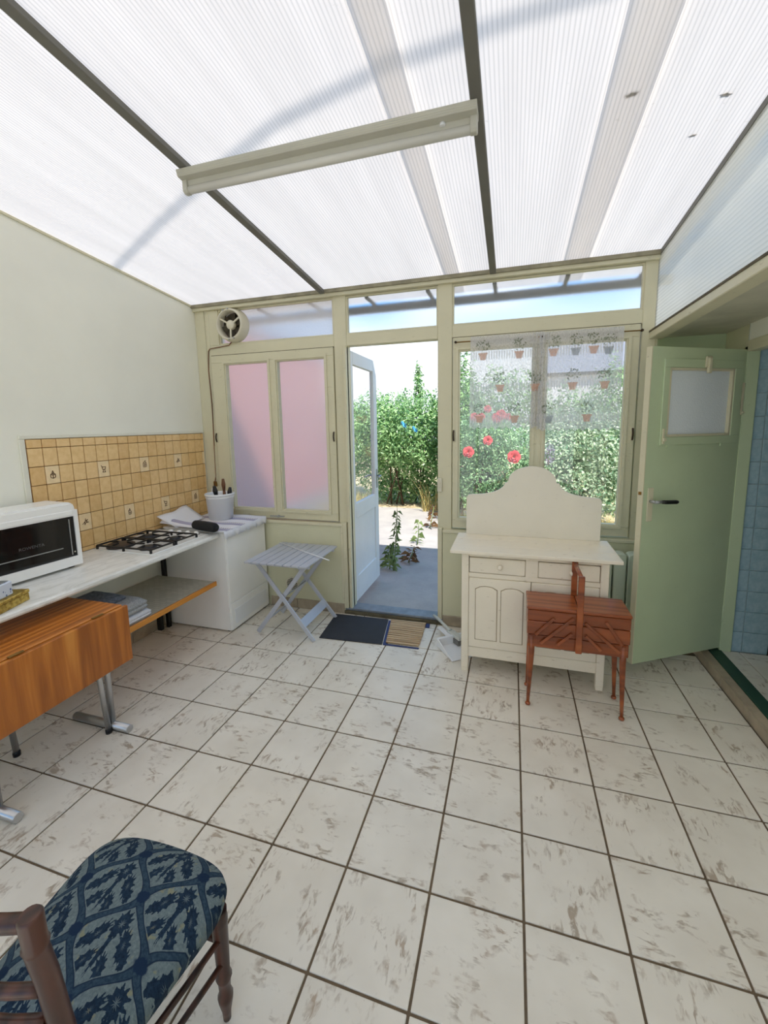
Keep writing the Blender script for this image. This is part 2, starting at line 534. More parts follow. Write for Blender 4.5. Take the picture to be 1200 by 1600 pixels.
def m_tapestry():
    """woven ogee trellis in blues with leafy sprays in every cell"""
    g = N('blue_tapestry')
    tc = g.n('TexCoord')
    sep = g.n('SeparateXYZ')
    g.l(tc.outputs['Object'], sep.inputs[0])
    wob = g.noise(g.coords('Object'), 16.0, 2)
    u = g.math('ADD', g.math('SUBTRACT', g.math('DIVIDE', sep.outputs['X'], 0.205), 0.307), g.math('MULTIPLY', g.math('SUBTRACT', wob, 0.5), 0.06))
    v = g.math('SUBTRACT', g.math('DIVIDE', sep.outputs['Y'], 0.21), 0.352)
    fu = g.math('ABSOLUTE', g.math('SUBTRACT', g.math('FRACT', g.math('ADD', u, 50.0)), 0.5))
    cosv = g.math('COSINE', g.math('MULTIPLY', v, 2 * PI))
    edge = g.math('MULTIPLY', g.math('ADD', cosv, 1.0), 0.25)
    d = g.math('ABSOLUTE', g.math('SUBTRACT', fu, edge))
    band = g.ramp(d, [(0.052, BW1), (0.064, BW0)])
    halo = g.ramp(d, [(0.078, BW1), (0.088, BW0)])
    # knots where the trellis crosses
    kd = g.math('ADD', d, g.math('MULTIPLY', g.math('SUBTRACT', 1.0, g.math('ABSOLUTE', cosv)), 0.9))
    kd = g.math('ADD', kd, g.math('MULTIPLY', g.math('SUBTRACT', g.noise(g.coords('Object'), 60.0, 2), 0.5), 0.07))
    knot = g.ramp(kd, [(0.075, BW1), (0.095, BW0)])
    # sprays: toothed flower and leaves laid out mirror-wise in every ogee cell
    fine = g.noise(g.coords('Object', (1, 1, 0.2)), 150.0, 3, 0.7)
    inA = g.math('LESS_THAN', fu, edge)

    def pick(a, b):
        return g.math('ADD', g.math('MULTIPLY', a, inA), g.math('MULTIPLY', b, g.math('SUBTRACT', 1.0, inA)))
    duA = g.math('SUBTRACT', g.math('FRACT', g.math('ADD', u, 50.0)), 0.5)
    duB = g.math('SUBTRACT', g.math('FRACT', g.math('ADD', u, 50.5)), 0.5)
    dvA = g.math('SUBTRACT', g.math('FRACT', g.math('ADD', v, 50.5)), 0.5)
    dvB = g.math('SUBTRACT', g.math('FRACT', g.math('ADD', v, 50.0)), 0.5)
    du_, dv_ = g.math('ABSOLUTE', pick(duA, duB)), pick(dvA, dvB)

    def lobe(cx, cy, ax, ay, rot, teeth, hole):
        c, s_ = math.cos(rot), math.sin(rot)
        x0 = g.math('SUBTRACT', du_, cx)
        y0 = g.math('SUBTRACT', dv_, cy)
        x1 = g.math('DIVIDE', g.math('ADD', g.math('MULTIPLY', x0, c), g.math('MULTIPLY', y0, s_)), ax)
        y1 = g.math('DIVIDE', g.math('SUBTRACT', g.math('MULTIPLY', y0, c), g.math('MULTIPLY', x0, s_)), ay)
        r = g.math('SQRT', g.math('ADD', g.math('MULTIPLY', x1, x1), g.math('MULTIPLY', y1, y1)))
        th = g.math('ARCTAN2', y1, x1)
        tooth = g.math('MULTIPLY', g.math('ABSOLUTE', g.math('SINE', g.math('MULTIPLY', th, teeth))), 0.32)
        r = g.math('ADD', g.math('ADD', r, tooth), g.math('MULTIPLY', g.math('SUBTRACT', fine, 0.5), 0.5))
        return g.ramp(r, [(hole, BW0), (hole + 0.1, BW1), (0.98, BW1), (1.08, BW0)])
    parts_ = [lobe(0.0, 0.19, 0.12, 0.16, 0.0, 5.0, 0.30), lobe(0.20, 0.04, 0.085, 0.20, 0.5, 6.0, 0.22),
              lobe(0.12, -0.20, 0.075, 0.17, 0.45, 6.0, 0.2), lobe(0.31, -0.06, 0.05, 0.11, 0.2, 4.0, 0.0), lobe(0.0, -0.08, 0.035, 0.26, 0.0, 5.0, 0.0)]
    leaf = parts_[0]
    for p_ in parts_[1:]:
        leaf = g.math('MAXIMUM', leaf, p_)
    leaf = g.math('MULTIPLY', leaf, g.math('SUBTRACT', 1.0, halo))
    ground = g.ramp(fine, [(0.3, lin((88, 102, 108))), (0.7, lin((118, 132, 134)))])
    ochre = g.ramp(g.noise(g.coords('Object'), 34.0, 2), [(0.62, BW0), (0.68, BW1)])
    ground = g.mix(g.math('MULTIPLY', ochre, 0.5), ground, lin((150, 144, 100)))
    dark = g.ramp(fine, [(0.3, lin((20, 34, 52))), (0.7, lin((40, 60, 80)))])
    bandc = g.ramp(fine, [(0.3, lin((32, 50, 68))), (0.7, lin((58, 78, 94)))])
    col = g.mix(leaf, ground, dark)
    col = g.mix(band, col, bandc)
    rim = g.math('MULTIPLY', g.ramp(d, [(0.042, BW0), (0.050, BW1), (0.062, BW1), (0.070, BW0)]), 0.9)
    col = g.mix(rim, col, lin((24, 40, 62)))
    col = g.mix(knot, col, lin((28, 46, 70)))
    g.bsdf(col, 0.95, 0, 0.15, g.bump(fine, 0.4, 0.003))
    return g.m


M['tapestry'] = m_tapestry()


def m_stripe_cloth():
    g = N('striped_runner')
    tc = g.n('TexCoord')
    sep = g.n('SeparateXYZ')
    g.l(tc.outputs['Object'], sep.inputs[0])
    s = g.math('FRACT', g.math('MULTIPLY', sep.outputs['Y'], 5.2))
    a = g.ramp(s, [(0.0, lin((226, 226, 232))), (0.42, lin((226, 226, 232))), (0.45, lin((166, 164, 186))), (0.72, lin((176, 172, 190))), (0.76, lin((228, 226, 230)))], 'CONSTANT')
    tick = g.math('FRACT', g.math('MULTIPLY', sep.outputs['X'], 46.0))
    row = g.ramp(s, [(0.80, BW0), (0.82, BW1), (0.88, BW1), (0.9, BW0)])
    k = g.math('MULTIPLY', g.math('GREATER_THAN', tick, 0.5), row)
    col = g.mix(k, a, lin((96, 92, 104)))
    fine = g.noise(g.coords('Object'), 300, 2)
    g.bsdf(col, 0.9, 0, 0.2, g.bump(fine, 0.3, 0.002))
    return g.m


M['runner'] = m_stripe_cloth()


def m_dots():
    g = N('printed_box_paper')
    v = g.coords('Object', (1, 1, 0.7))
    vo = g.n('TexVoronoi')
    vo.inputs['Scale'].default_value = 62.0
    g.l(v, vo.inputs['Vector'])
    f = g.ramp(vo.outputs['Distance'], [(0.24, BW1), (0.32, BW0)])
    col = g.mix(f, lin((214, 222, 236)), lin((92, 112, 158)))
    g.bsdf(col, 0.5, 0, 0.3)
    return g.m


M['dots'] = m_dots()


def m_gold():
    g = N('embossed_gold_tin')
    f = g.noise(g.coords('Object'), 60.0, 4)
    col = g.ramp(f, [(0.35, lin((150, 118, 44))), (0.6, lin((206, 178, 92)))])
    g.bsdf(col, 0.32, 0.6, 0.5, g.bump(f, 0.7, 0.004))
    return g.m


M['gold'] = m_gold()


def m_oven_glass():
    g = N('oven_door_glass')
    g.bsdf((0.008, 0.008, 0.008, 1), 0.06, 0, 0.5)
    return g.m


M['oven_glass'] = m_oven_glass()
M['print_grey'] = plain('grey_print', (84, 84, 84), 0.5)


def m_lace():
    """net curtain: woven threads with open mesh, denser bands and picket motif"""
    g = N('net_lace')
    tc = g.n('TexCoord')
    sep = g.n('SeparateXYZ')
    g.l(tc.outputs['Object'], sep.inputs[0])
    x, z = sep.outputs['X'], sep.outputs['Z']
    n1 = g.noise(g.coords('Object', (1, 1, 0.45)), 170.0, 3, 0.7)
    weave = g.ramp(n1, [(0.38, (0.42, 0.42, 0.42, 1)), (0.62, (0.74, 0.74, 0.74, 1))])
    per = g.math('FRACT', g.math('DIVIDE', g.math('SUBTRACT', z, 1.69), 0.243))
    picket_row = g.ramp(per, [(0.14, BW0), (0.18, BW1), (0.38, BW1), (0.42, BW0)])
    pick = g.math('GREATER_THAN', g.math('SINE', g.math('MULTIPLY', x, 2 * PI / 0.019)), 0.1)
    pk = g.math('MULTIPLY', g.math('MULTIPLY', picket_row, pick), 0.34)
    hem = g.ramp(g.math('ABSOLUTE', g.math('SUBTRACT', z, 2.355)), [(0.035, BW1), (0.05, BW0)])
    tot = g.math('ADD', g.math('ADD', weave, pk), g.math('MULTIPLY', hem, 0.25))
    tot = g.math('MINIMUM', tot, 0.88)
    tp = g.n('BsdfTransparent')
    df = g.n('BsdfDiffuse')
    df.inputs['Color'].default_value = (0.90, 0.90, 0.90, 1)
    tl = g.n('BsdfTranslucent')
    tl.inputs['Color'].default_value = (0.62, 0.63, 0.65, 1)
    m1 = g.n('MixShader')
    m1.inputs[0].default_value = 0.5
    g.l(df.outputs[0], m1.inputs[1])
    g.l(tl.outputs[0], m1.inputs[2])
    m2 = g.n('MixShader')
    g.l(tot, m2.inputs[0])
    g.l(tp.outputs[0], m2.inputs[1])
    g.l(m1.outputs[0], m2.inputs[2])
    g.l(m2.outputs[0], g.out.inputs[0])
    return g.m


M['lace'] = m_lace()


def m_thread(name, rgb, cover):
    g = N(name)
    n1 = g.noise(g.coords('Object'), 220.0, 2, 0.6)
    fac = g.ramp(n1, [(0.5 - cover * 0.5, (0.35, 0.35, 0.35, 1)), (0.55, (0.95, 0.95, 0.95, 1))])
    tp = g.n('BsdfTransparent')
    df = g.n('BsdfDiffuse')
    df.inputs['Color'].default_value = lin(rgb)
    tl = g.n('BsdfTranslucent')
    tl.inputs['Color'].default_value = lin(rgb)
    m1 = g.n('MixShader')
    m1.inputs[0].default_value = 0.5
    g.l(df.outputs[0], m1.inputs[1])
    g.l(tl.outputs[0], m1.inputs[2])
    m2 = g.n('MixShader')
    g.l(fac, m2.inputs[0])
    g.l(tp.outputs[0], m2.inputs[1])
    g.l(m1.outputs[0], m2.inputs[2])
    g.l(m2.outputs[0], g.out.inputs[0])
    return g.m


M['motif_red'] = m_thread('terracotta_thread', (226, 188, 168), 0.5)
M['motif_grey'] = m_thread('grey_thread', (186, 190, 196), 0.6)
M['motif_green'] = m_thread('grey_green_thread', (150, 158, 142), 0.6)


def m_leaf(name, dark, light, trans=0.35, noise_scale=2.2):
    g = N(name)
    f = g.noise(g.coords('Object'), noise_scale, 3)
    ge = g.n('NewGeometry')
    r = g.math('ADD', g.math('MULTIPLY', f, 0.5), g.math('MULTIPLY', ge.outputs['Random Per Island'], 0.5))
    col = g.ramp(r, [(0.25, lin(dark)), (0.75, lin(light))])
    p = g.n('BsdfPrincipled')
    g.l(col, p.inputs['Base Color'])
    p.inputs['Roughness'].default_value = 0.35
    p.inputs['Specular IOR Level'].default_value = 0.5
    tl = g.n('BsdfTranslucent')
    g.l(col, tl.inputs['Color'])
    mx = g.n('MixShader')
    mx.inputs[0].default_value = trans
    g.l(p.outputs[0], mx.inputs[1])
    g.l(tl.outputs[0], mx.inputs[2])
    g.l(mx.outputs[0], g.out.inputs[0])
    return g.m


M['leaf_hedge'] = m_leaf('hedge_leaf', (66, 116, 66), (190, 226, 156))
M['leaf_dark'] = m_leaf('dark_leaf', (70, 118, 66), (160, 200, 124))
M['leaf_pale'] = m_leaf('variegated_leaf', (86, 132, 90), (222, 236, 202))
M['leaf_rose'] = m_leaf('rose_leaf', (80, 132, 86), (180, 214, 160))
M['grass_dry'] = m_leaf('dry_grass', (172, 150, 86), (224, 212, 150))
M['grass_green'] = m_leaf('green_grass', (110, 146, 70), (186, 206, 124))
M['leaf_lilac'] = m_leaf('lilac_flower', (140, 124, 156), (196, 182, 206))
M['leaf_weed'] = m_leaf('weed_leaf', (104, 128, 76), (168, 188, 124))
M['leaf_brown'] = m_leaf('brown_weed_leaf', (104, 78, 52), (160, 124, 84))


def m_concrete():
    g = N('garden_concrete')
    v = g.coords('Object')
    f = g.noise(v, 2.2, 8, 0.65)
    f2 = g.noise(v, 40.0, 4, 0.7)
    a = g.ramp(f, [(0.3, lin((160, 156, 152))), (0.7, lin((184, 178, 172)))])
    col = g.mix(g.math('MULTIPLY', f2, 0.35), a, lin((128, 126, 126)))
    g.bsdf(col, 0.9, 0, 0.2, g.bump(f2, 0.3, 0.006))
    return g.m


M['concrete'] = m_concrete()
M['soil'] = plain('dry_soil', (204, 182, 144), 0.95, var=0.3, vscale=5, bump=0.5, bscale=30)
M['pink'] = plain('pink_render', (206, 140, 126), 0.9, var=0.08, vscale=1.5)
M['house_wall'] = plain('pale_house_render', (206, 208, 212), 0.9, var=0.03)
M['house_roof'] = plain('slate_roof', (126, 130, 142), 0.8, var=0.1)

# ------------------------------------------------------------------ mesh helpers
OFF = {}


class MB:
    def __init__(self):
        self.v, self.f, self.mi, self.sm = [], [], [], []
        self.cur = 0
        self.smooth = False

    def add(self, vs, fs):
        b = len(self.v)
        self.v += [Vector(p) for p in vs]
        for f in fs:
            self.f.append(tuple(b + i for i in f))
            self.mi.append(self.cur)
            self.sm.append(self.smooth)
        return self

    def box(self, x0, x1, y0, y1, z0, z1):
        return self.add([(x0, y0, z0), (x1, y0, z0), (x1, y1, z0), (x0, y1, z0), (x0, y0, z1), (x1, y0, z1), (x1, y1, z1), (x0, y1, z1)],
                        [(0, 3, 2, 1), (4, 5, 6, 7), (0, 1, 5, 4), (1, 2, 6, 5), (2, 3, 7, 6), (3, 0, 4, 7)])

    def obox(self, mat4, sx, sy, sz):
        c = [mat4 @ Vector((a * sx / 2, b * sy / 2, d * sz / 2)) for a, b, d in
             ((-1, -1, -1), (1, -1, -1), (1, 1, -1), (-1, 1, -1), (-1, -1, 1), (1, -1, 1), (1, 1, 1), (-1, 1, 1))]
        return self.add(c, [(0, 3, 2, 1), (4, 5, 6, 7), (0, 1, 5, 4), (1, 2, 6, 5), (2, 3, 7, 6), (3, 0, 4, 7)])

    def bar(self, a, b, w, h, up=(0, 0, 1)):
        """rectangular bar from a to b; w across, h along up"""
        a, b = Vector(a), Vector(b)
        d = (b - a)
        L_ = d.length
        d.normalize()
        s = d.cross(Vector(up)).normalized()
        t = s.cross(d).normalized()
        m = Matrix((s, d, t)).transposed().to_4x4()
        m.translation = (a + b) / 2
        return self.obox(m, w, L_, h)

    def ring(self, c, ax, r, n, ref=None):
        ax = Vector(ax).normalized()
        ref = Vector(ref) if ref else (Vector((0, 0, 1)) if abs(ax.z) < 0.9 else Vector((1, 0, 0)))
        s = ax.cross(ref).normalized()
        t = ax.cross(s).normalized()
        return [Vector(c) + r * (math.cos(2 * PI * k / n) * s + math.sin(2 * PI * k / n) * t) for k in range(n)]

    def tube(self, pts, rs, n=10, cap=True):
        pts = [Vector(p) for p in pts]
        if not isinstance(rs, (list, tuple)):
            rs = [rs] * len(pts)
        b = len(self.v)
        old = self.smooth
        self.smooth = True
        allv, fs = [], []
        prev = None
        for i, p in enumerate(pts):
            if i == 0:
                ax = pts[1] - p
            elif i == len(pts) - 1:
                ax = p - pts[i - 1]
            else:
                ax = (pts[i + 1] - p).normalized() + (p - pts[i - 1]).normalized()
            ax = ax.normalized()
            if prev is None:
                ref = Vector((0, 0, 1)) if abs(ax.z) < 0.9 else Vector((1, 0, 0))
                s = ax.cross(ref).normalized()
            else:
                s = (prev - ax * prev.dot(ax)).normalized()
            prev = s
            t = ax.cross(s)
            allv += [p + rs[i] * (math.cos(2 * PI * k / n) * s + math.sin(2 * PI * k / n) * t) for k in range(n)]
        for i in range(len(pts) - 1):
            for k in range(n):
                fs.append((i * n + k, i * n + (k + 1) % n, (i + 1) * n + (k + 1) % n, (i + 1) * n + k))
        self.add(allv, fs)
        self.smooth = old
        if cap:
            m = len(pts) - 1
            self.f.append(tuple(b + k for k in reversed(range(n))))
            self.f.append(tuple(b + m * n + k for k in range(n)))
            self.mi += [self.cur] * 2
            self.sm += [False] * 2
        return self

    def lathe(self, prof, c=(0, 0, 0), n=20, axis='Z', cap=True):
        """prof: list of (radius, height)"""
        c = Vector(c)
        vs, fs = [], []
        for r, h in prof:
            for k in range(n):
                a = 2 * PI * k / n
                p = (r * math.cos(a), r * math.sin(a), h)
                if axis == 'Y':
                    p = (p[0], h, -p[1])
                elif axis == 'X':
                    p = (h, p[0], p[1])
                vs.append(c + Vector(p))
        for i in range(len(prof) - 1):
            for k in range(n):
                fs.append((i * n + k, i * n + (k + 1) % n, (i + 1) * n + (k + 1) % n, (i + 1) * n + k))
        old = self.smooth
        self.smooth = True
        b = len(self.v)
        self.add(vs, fs)
        self.smooth = old
        if cap:
            m = len(prof) - 1
            self.f.append(tuple(b + k for k in reversed(range(n))))
            self.f.append(tuple(b + m * n + k for k in range(n)))
            self.mi += [self.cur] * 2
            self.sm += [False] * 2
        return self

    def prism(self, poly, axis, a0, a1):
        """extrude a 2-D polygon; axis X: (y,z), Y: (x,z), Z: (x,y)"""
        def P(p, a):
            return {'X': (a, p[0], p[1]), 'Y': (p[0], a, p[1]), 'Z': (p[0], p[1], a)}[axis]
        n = len(poly)
        vs = [P(p, a0) for p in poly] + [P(p, a1) for p in poly]
        fs = [tuple(range(n)), tuple(range(2 * n - 1, n - 1, -1))]
        fs += [(i, i + n, (i + 1) % n + n, (i + 1) % n) for i in range(n)]
        return self.add(vs, fs)

    def xform(self, m4, start=0):
        for i in range(start, len(self.v)):
            self.v[i] = m4 @ self.v[i]
        return self

    def build(self, name, mats, parent=None, bevel=0.0, seg=1, origin=None, autosmooth=False):
        me = bpy.data.meshes.new(name)
        off = OFF.get(parent.name, Vector((0, 0, 0))) if parent else Vector((0, 0, 0))
        loc = Vector(origin) - off if origin is not None else Vector((0, 0, 0))
        o_ = off + loc
        me.from_pydata([tuple(p - o_) for p in self.v], [], self.f)
        me.polygons.foreach_set('material_index', self.mi)
        me.polygons.foreach_set('use_smooth', self.sm)
        if not isinstance(mats, (list, tuple)):
            mats = [mats]
        for m in mats:
            me.materials.append(M[m] if isinstance(m, str) else m)
        bm = bmesh.new()
        bm.from_mesh(me)
        bmesh.ops.recalc_face_normals(bm, faces=bm.faces)
        if bevel:
            es = [e for e in bm.edges if len(e.link_faces) == 2 and e.calc_face_angle(0) > 0.6]
            bmesh.ops.bevel(bm, geom=es, offset=bevel, segments=seg, affect='EDGES', clamp_overlap=True)
        bm.to_mesh(me)
        bm.free()
        o = bpy.data.objects.new(name, me)
        COL.objects.link(o)
        o.location = loc
        if parent:
            o.parent = parent
        OFF[o.name] = o_
        return o


def tag(o, label=None, cat=None, group=None, kind=None):
    if label:
        o['label'] = label
    if cat:
        o['category'] = cat
    if group:
        o['group'] = group
    if kind:
        o['kind'] = kind
    return o


def empty(name, loc, label=None, cat=None, group=None, kind=None):
    o = bpy.data.objects.new(name, None)
    o.empty_display_size = 0.1
    COL.objects.link(o)
    o.location = loc
    OFF[o.name] = Vector(loc)
    return tag(o, label, cat, group, kind)


def share(src, name, parent, loc):
    """another object on the same mesh data"""
    o = bpy.data.objects.new(name, src.data)
    COL.objects.link(o)
    o.parent = parent
    o.location = Vector(loc) - OFF.get(parent.name, Vector((0, 0, 0)))
    return o


def struct(o):
    o['kind'] = 'structure'
    return o


# ================================================================== SETTING
XL, XR, XP = -3.0, 1.40, 0.86          # left wall, right wall, side panel
YB, YF, YR = 2.42, 2.46, -3.2          # lower back wall face, window frame face, rear wall


def roof_z(y):
    return 2.868 - 0.098 * (y - 2.46)


# ---- floor with its tiles
floor = struct(MB().box(XL, 1.262, YR, 2.47, -0.06, -0.005).build('floor', 'grout'))
T = 1 / 3.0
G = 0.0045
xs = [XL] + [i * T for i in range(-8, 4)] + [1.258]
ys = [YR] + [j * T for j in range(-9, 8)] + [2.415]
full = None
for a, b in zip(xs[:-1], xs[1:]):
    for c, d in zip(ys[:-1], ys[1:]):
        cx, cy = (a + b) / 2, (c + d) / 2
        w, h = b - a - 2 * G, d - c - 2 * G
        if w < 0.02 or h < 0.02:
            continue
        whole = abs(b - a - T) < 1e-4 and abs(d - c - T) < 1e-4
        if whole and full is not None:
            share(full, 'tile', floor, (cx, cy, 0))
            continue
        o = MB().box(cx - w / 2, cx + w / 2, cy - h / 2, cy + h / 2, -0.010, 0.0).build('tile', 'tile', floor, bevel=0.0018, origin=(cx, cy, 0))
        if whole:
            full = o

# ---- left wall and its tiled backsplash
wl = MB().add([(XL, YR, -0.05), (XL, 2.5, -0.05), (XL, 2.5, roof_z(2.5) + 0.02), (XL, YR, roof_z(YR) + 0.02),
               (XL - 0.12, YR, -0.05), (XL - 0.12, 2.5, -0.05), (XL - 0.12, 2.5, roof_z(2.5) + 0.02), (XL - 0.12, YR, roof_z(YR) + 0.02)],
              [(0, 1, 2, 3), (7, 6, 5, 4), (0, 4, 5, 1), (1, 5, 6, 2), (2, 6, 7, 3), (3, 7, 4, 0)])
wall_left = struct(wl.build('wall_left', 'wall'))
SPX = -2.992
bed = MB().box(XL, SPX - 0.003, 0.868, 2.445, 0.868, 1.676).build('backsplash_bed', 'wtile_grout', wall_left)
MB().box(XL, SPX + 0.006, 0.835, 0.867, 0.868, 1.6775).build('backsplash_edge', 'frame_light', wall_left, bevel=0.003)
MB().box(XL, SPX + 0.006, 0.835, 2.445, 1.678, 1.70).build('backsplash_edge', 'frame_light', wall_left, bevel=0.003)


def icon(mb, kind, cy, cz, s):
    """line drawings printed on the decor tiles, thin strips just proud of the glaze"""
    sets = {
        0: [[(-.5, .1), (0, .35), (.5, .1), (.5, -.6), (0, -.8), (-.5, -.6), (-.5, .1)], [(0, .35), (0, -.8)], [(-.5, .1), (0, -.1), (.5, .1)], [(-.2, .3), (0, .9), (.2, .3)]],
        1: [[(-.5, .5), (-.35, -.1), (.35, -.1), (.5, .5), (-.5, .5)], [(-.2, -.1), (-.2, -.5), (-.4, -.8), (.4, -.8), (.2, -.5), (.2, -.1)], [(-.7, .9), (-.3, .4)]],
        2: [[(-.5, .3), (.5, .3), (.5, -.7), (-.5, -.7), (-.5, .3)], [(-.5, .3), (-.2, .7), (.3, .7), (.5, .3)], [(.1, .7), (.1, 1.0), (.4, 1.0)], [(-.5, -.2), (.5, -.2)], [(0, .3), (0, -.7)]],
        3: [[(-.8, -.5), (-.2, .1), (.5, .5), (.1, 0), (.7, -.2), (0, -.2), (-.3, -.7), (-.2, .1)], [(-.1, .1), (0, .8)]],
        4: [[(0, .9), (.1, .4), (.4, -.1), (.35, -.7), (-.35, -.7), (-.4, -.1), (-.1, .4), (0, .9)], [(-.2, -.1), (0, -.5), (.2, -.1)], [(-.45, .2), (-.1, .5)]],
    }
    for pl in sets[kind]:
        for p, q in zip(pl[:-1], pl[1:]):
            a = Vector((SPX + 0.0055, cy + p[0] * s, cz + p[1] * s))
            b = Vector((SPX + 0.0055, cy + q[0] * s, cz + q[1] * s))
            mb.bar(a, b, 0.0006, 0.0048, up=(a - b).cross(Vector((1, 0, 0))))


rows = [1.676, 1.619, 1.499, 1.379, 1.259, 1.138, 1.017, 0.90, 0.869]
cw = 0.0906
gp = 0.0022
std = {}
decor = {2: (1, 5, 9, 13, 17), 5: (3, 7, 11, 15)}
dk = 0
for r in range(len(rows) - 1):
    z1, z0 = rows[r], rows[r + 1]
    for c in range(18):
        y0 = 0.872 + c * cw
        y1 = min(y0 + cw, 2.443)
        if y1 - y0 < 0.012:
            continue
        cyy, czz = (y0 + y1) / 2, (z0 + z1) / 2
        is_d = c in decor.get(r, ())
        key = (round(y1 - y0, 4), round(z1 - z0, 4))
        if not is_d and key in std:
            share(std[key], 'wall_tile', bed, (SPX, cyy, czz))
            continue
        mb = MB().box(SPX - 0.004, SPX + 0.005, y0 + gp, y1 - gp, z0 + gp, z1 - gp)
        if is_d:
            o0 = mb.build('wall_tile', 'wtile_decor', bed, bevel=0.0015, origin=(SPX, cyy, czz))
            if y1 - y0 > 0.05:
                ib = MB()
                icon(ib, (0, 1, 2, 3, 4, 3, 4, 1, 2)[dk % 9], cyy, czz, 0.030)
                # print stays a second mesh of the same tile
                me2 = ib.build('print_tmp', 'wtile_print', bed, origin=(SPX, cyy, czz))
                bm = bmesh.new()
                bm.from_mesh(o0.data)
                nf = len(bm.faces)
                bm.from_mesh(me2.data)
                bm.faces.ensure_lookup_table()
                for f in bm.faces[nf:]:
                    f.material_index = 1
                bm.to_mesh(o0.data)
                bm.free()
                o0.data.materials.append(M['wtile_print'])
                bpy.data.objects.remove(me2)
            dk += 1
        else:
            std[key] = mb.build('wall_tile', 'wtile', bed, bevel=0.0015, origin=(SPX, cyy, czz))

# ---- lower back wall (below the windows), ledge mouldings, skirting tiles
wall_back = empty('wall_back', (0, YB, 0), kind='structure')
MB().box(XL, -1.525, YB, 2.56, -0.05, 0.845).build('lower_wall', 'lower', wall_back, bevel=0.004)
MB().box(-0.622, XP + 0.02, YB, 2.56, -0.05, 0.845).build('lower_wall', 'lower', wall_back, bevel=0.004)
for a, b in ((XL, -1.525), (-0.622, XP + 0.02)):
    MB().box(a, b, YB - 0.012, 2.50, 0.822, 0.848).build('ledge_moulding', 'frame', wall_back, bevel=0.004)
MB().box(-1.547, -1.525, YB - 0.010, YB + 0.02, 0.10, 0.822).build('panel_moulding', 'frame', wall_back, bevel=0.003)
bb = empty('baseboard_back', (0, YB, 0), kind='structure')
for a, b in ((-2.30, -2.02), (-2.015, -1.70), (-1.695, -1.53), (-0.62, -0.34), (-0.335, -0.01), (-0.005, 0.33), (0.335, 0.66)):
    MB().box(a, b, YB - 0.011, YB - 0.0005, 0.001, 0.092).build('skirting_tile', 'skirting_tile', bb, bevel=0.002)
bl = empty('baseboard_left', (XL, 0, 0), kind='structure')
for k in range(9):
    y0 = -1.2 + k * T
    MB().box(XL + 0.0005, XL + 0.011, y0 + 0.002, y0 + T - 0.002, 0.001, 0.092).build('skirting_tile', 'skirting_tile', bl, bevel=0.002)

# ---- timber frame of the glazed wall
frame = empty('trim_1', (0, YF, 0), kind='structure')
FB = 2.545                                     # outer face of the frame


def post(a, b, z0, z1, y0=YF, name='post'):
    return MB().box(a, b, y0, FB, z0, z1).build(name, 'frame', frame, bevel=0.004)


post(XL, -2.845, 0.845, 2.84)
post(-1.572, -1.455, 0.02, 2.84)
post(-0.668, -0.552, 0.02, 2.84)
post(0.782, 0.872, 0.845, 2.84)
MB().box(-1.48, -1.455, YB + 0.005, YF + 0.03, 0.05, 2.40).build('door_stop', 'frame', frame, bevel=0.003)
MB().box(-1.54, -1.49, YB - 0.004, YF, 0.05, 0.86).build('post_foot', 'frame', frame, bevel=0.003)
MB().box(-0.662, -0.625, YB - 0.004, YF, 0.05, 0.86).build('post_foot', 'frame', frame, bevel=0.003)
for a, b in ((-2.845, -1.572), (-1.455, -0.668), (-0.552, 0.782)):
    post(a, b, 2.405, 2.500, name='transom_rail')
MB().box(XL, XP + 0.03, YF - 0.03, FB, 2.815, 2.866).build('head_rail', 'frame', frame, bevel=0.004)
MB().box(XL, XP + 0.03, YF - 0.045, YF - 0.03, 2.842, 2.872).build('shaded_cover_strip', 'strip', frame, bevel=0.002)  # shading along the head rail is put into this strip's colour
MB().box(-2.845, -2.742, YF, FB, 2.50, 2.815).build('transom_jamb', 'frame', frame, bevel=0.003)

# ---- glazing
def pane(name, parent, x0, x1, z0, z1, mat, y=2.50, t=0.005):
    return MB().box(x0, x1, y, y + t, z0, z1).build(name, mat, parent)


def bead(parent, x0, x1, z0, z1, y0, y1, w=0.014, mat='frame'):
    """a picture-frame of four glazing beads round an opening"""
    mb = MB()
    mb.box(x0, x1, y0, y1, z0, z0 + w)
    mb.box(x0, x1, y0, y1, z1 - w, z1)
    mb.box(x0, x0 + w, y0, y1, z0 + w, z1 - w)
    mb.box(x1 - w, x1, y0, y1, z0 + w, z1 - w)
    return mb.build('glazing_bead', mat, parent)


def transom(n, x0, x1, mat):
    w = empty('window_%d' % n, ((x0 + x1) / 2, YF, 2.5), kind='structure')
    pane('pane', w, x0, x1, 2.502, 2.813, mat)
    bead(w, x0, x1, 2.502, 2.813, 2.472, 2.499, 0.012, 'frame')
    return w


transom(3, -2.742, -1.572, 'frost_left')
transom(4, -1.455, -0.668, 'frost_transom')
transom(5, -0.552, 0.782, 'frost_transom')


def latch(parent, x, z, y):
    mb = MB()
    mb.box(x - 0.009, x + 0.009, y - 0.008, y, z - 0.05, z + 0.05)
    mb.cur = 1
    pts = [(x - 0.002, y - 0.008 - 0.012 * math.sin(PI * k / 8), z - 0.042 + 0.084 * k / 8) for k in range(9)]
    mb.tube(pts, 0.0065, 8)
    return mb.build('latch', ['frame', 'dark_metal'], parent)


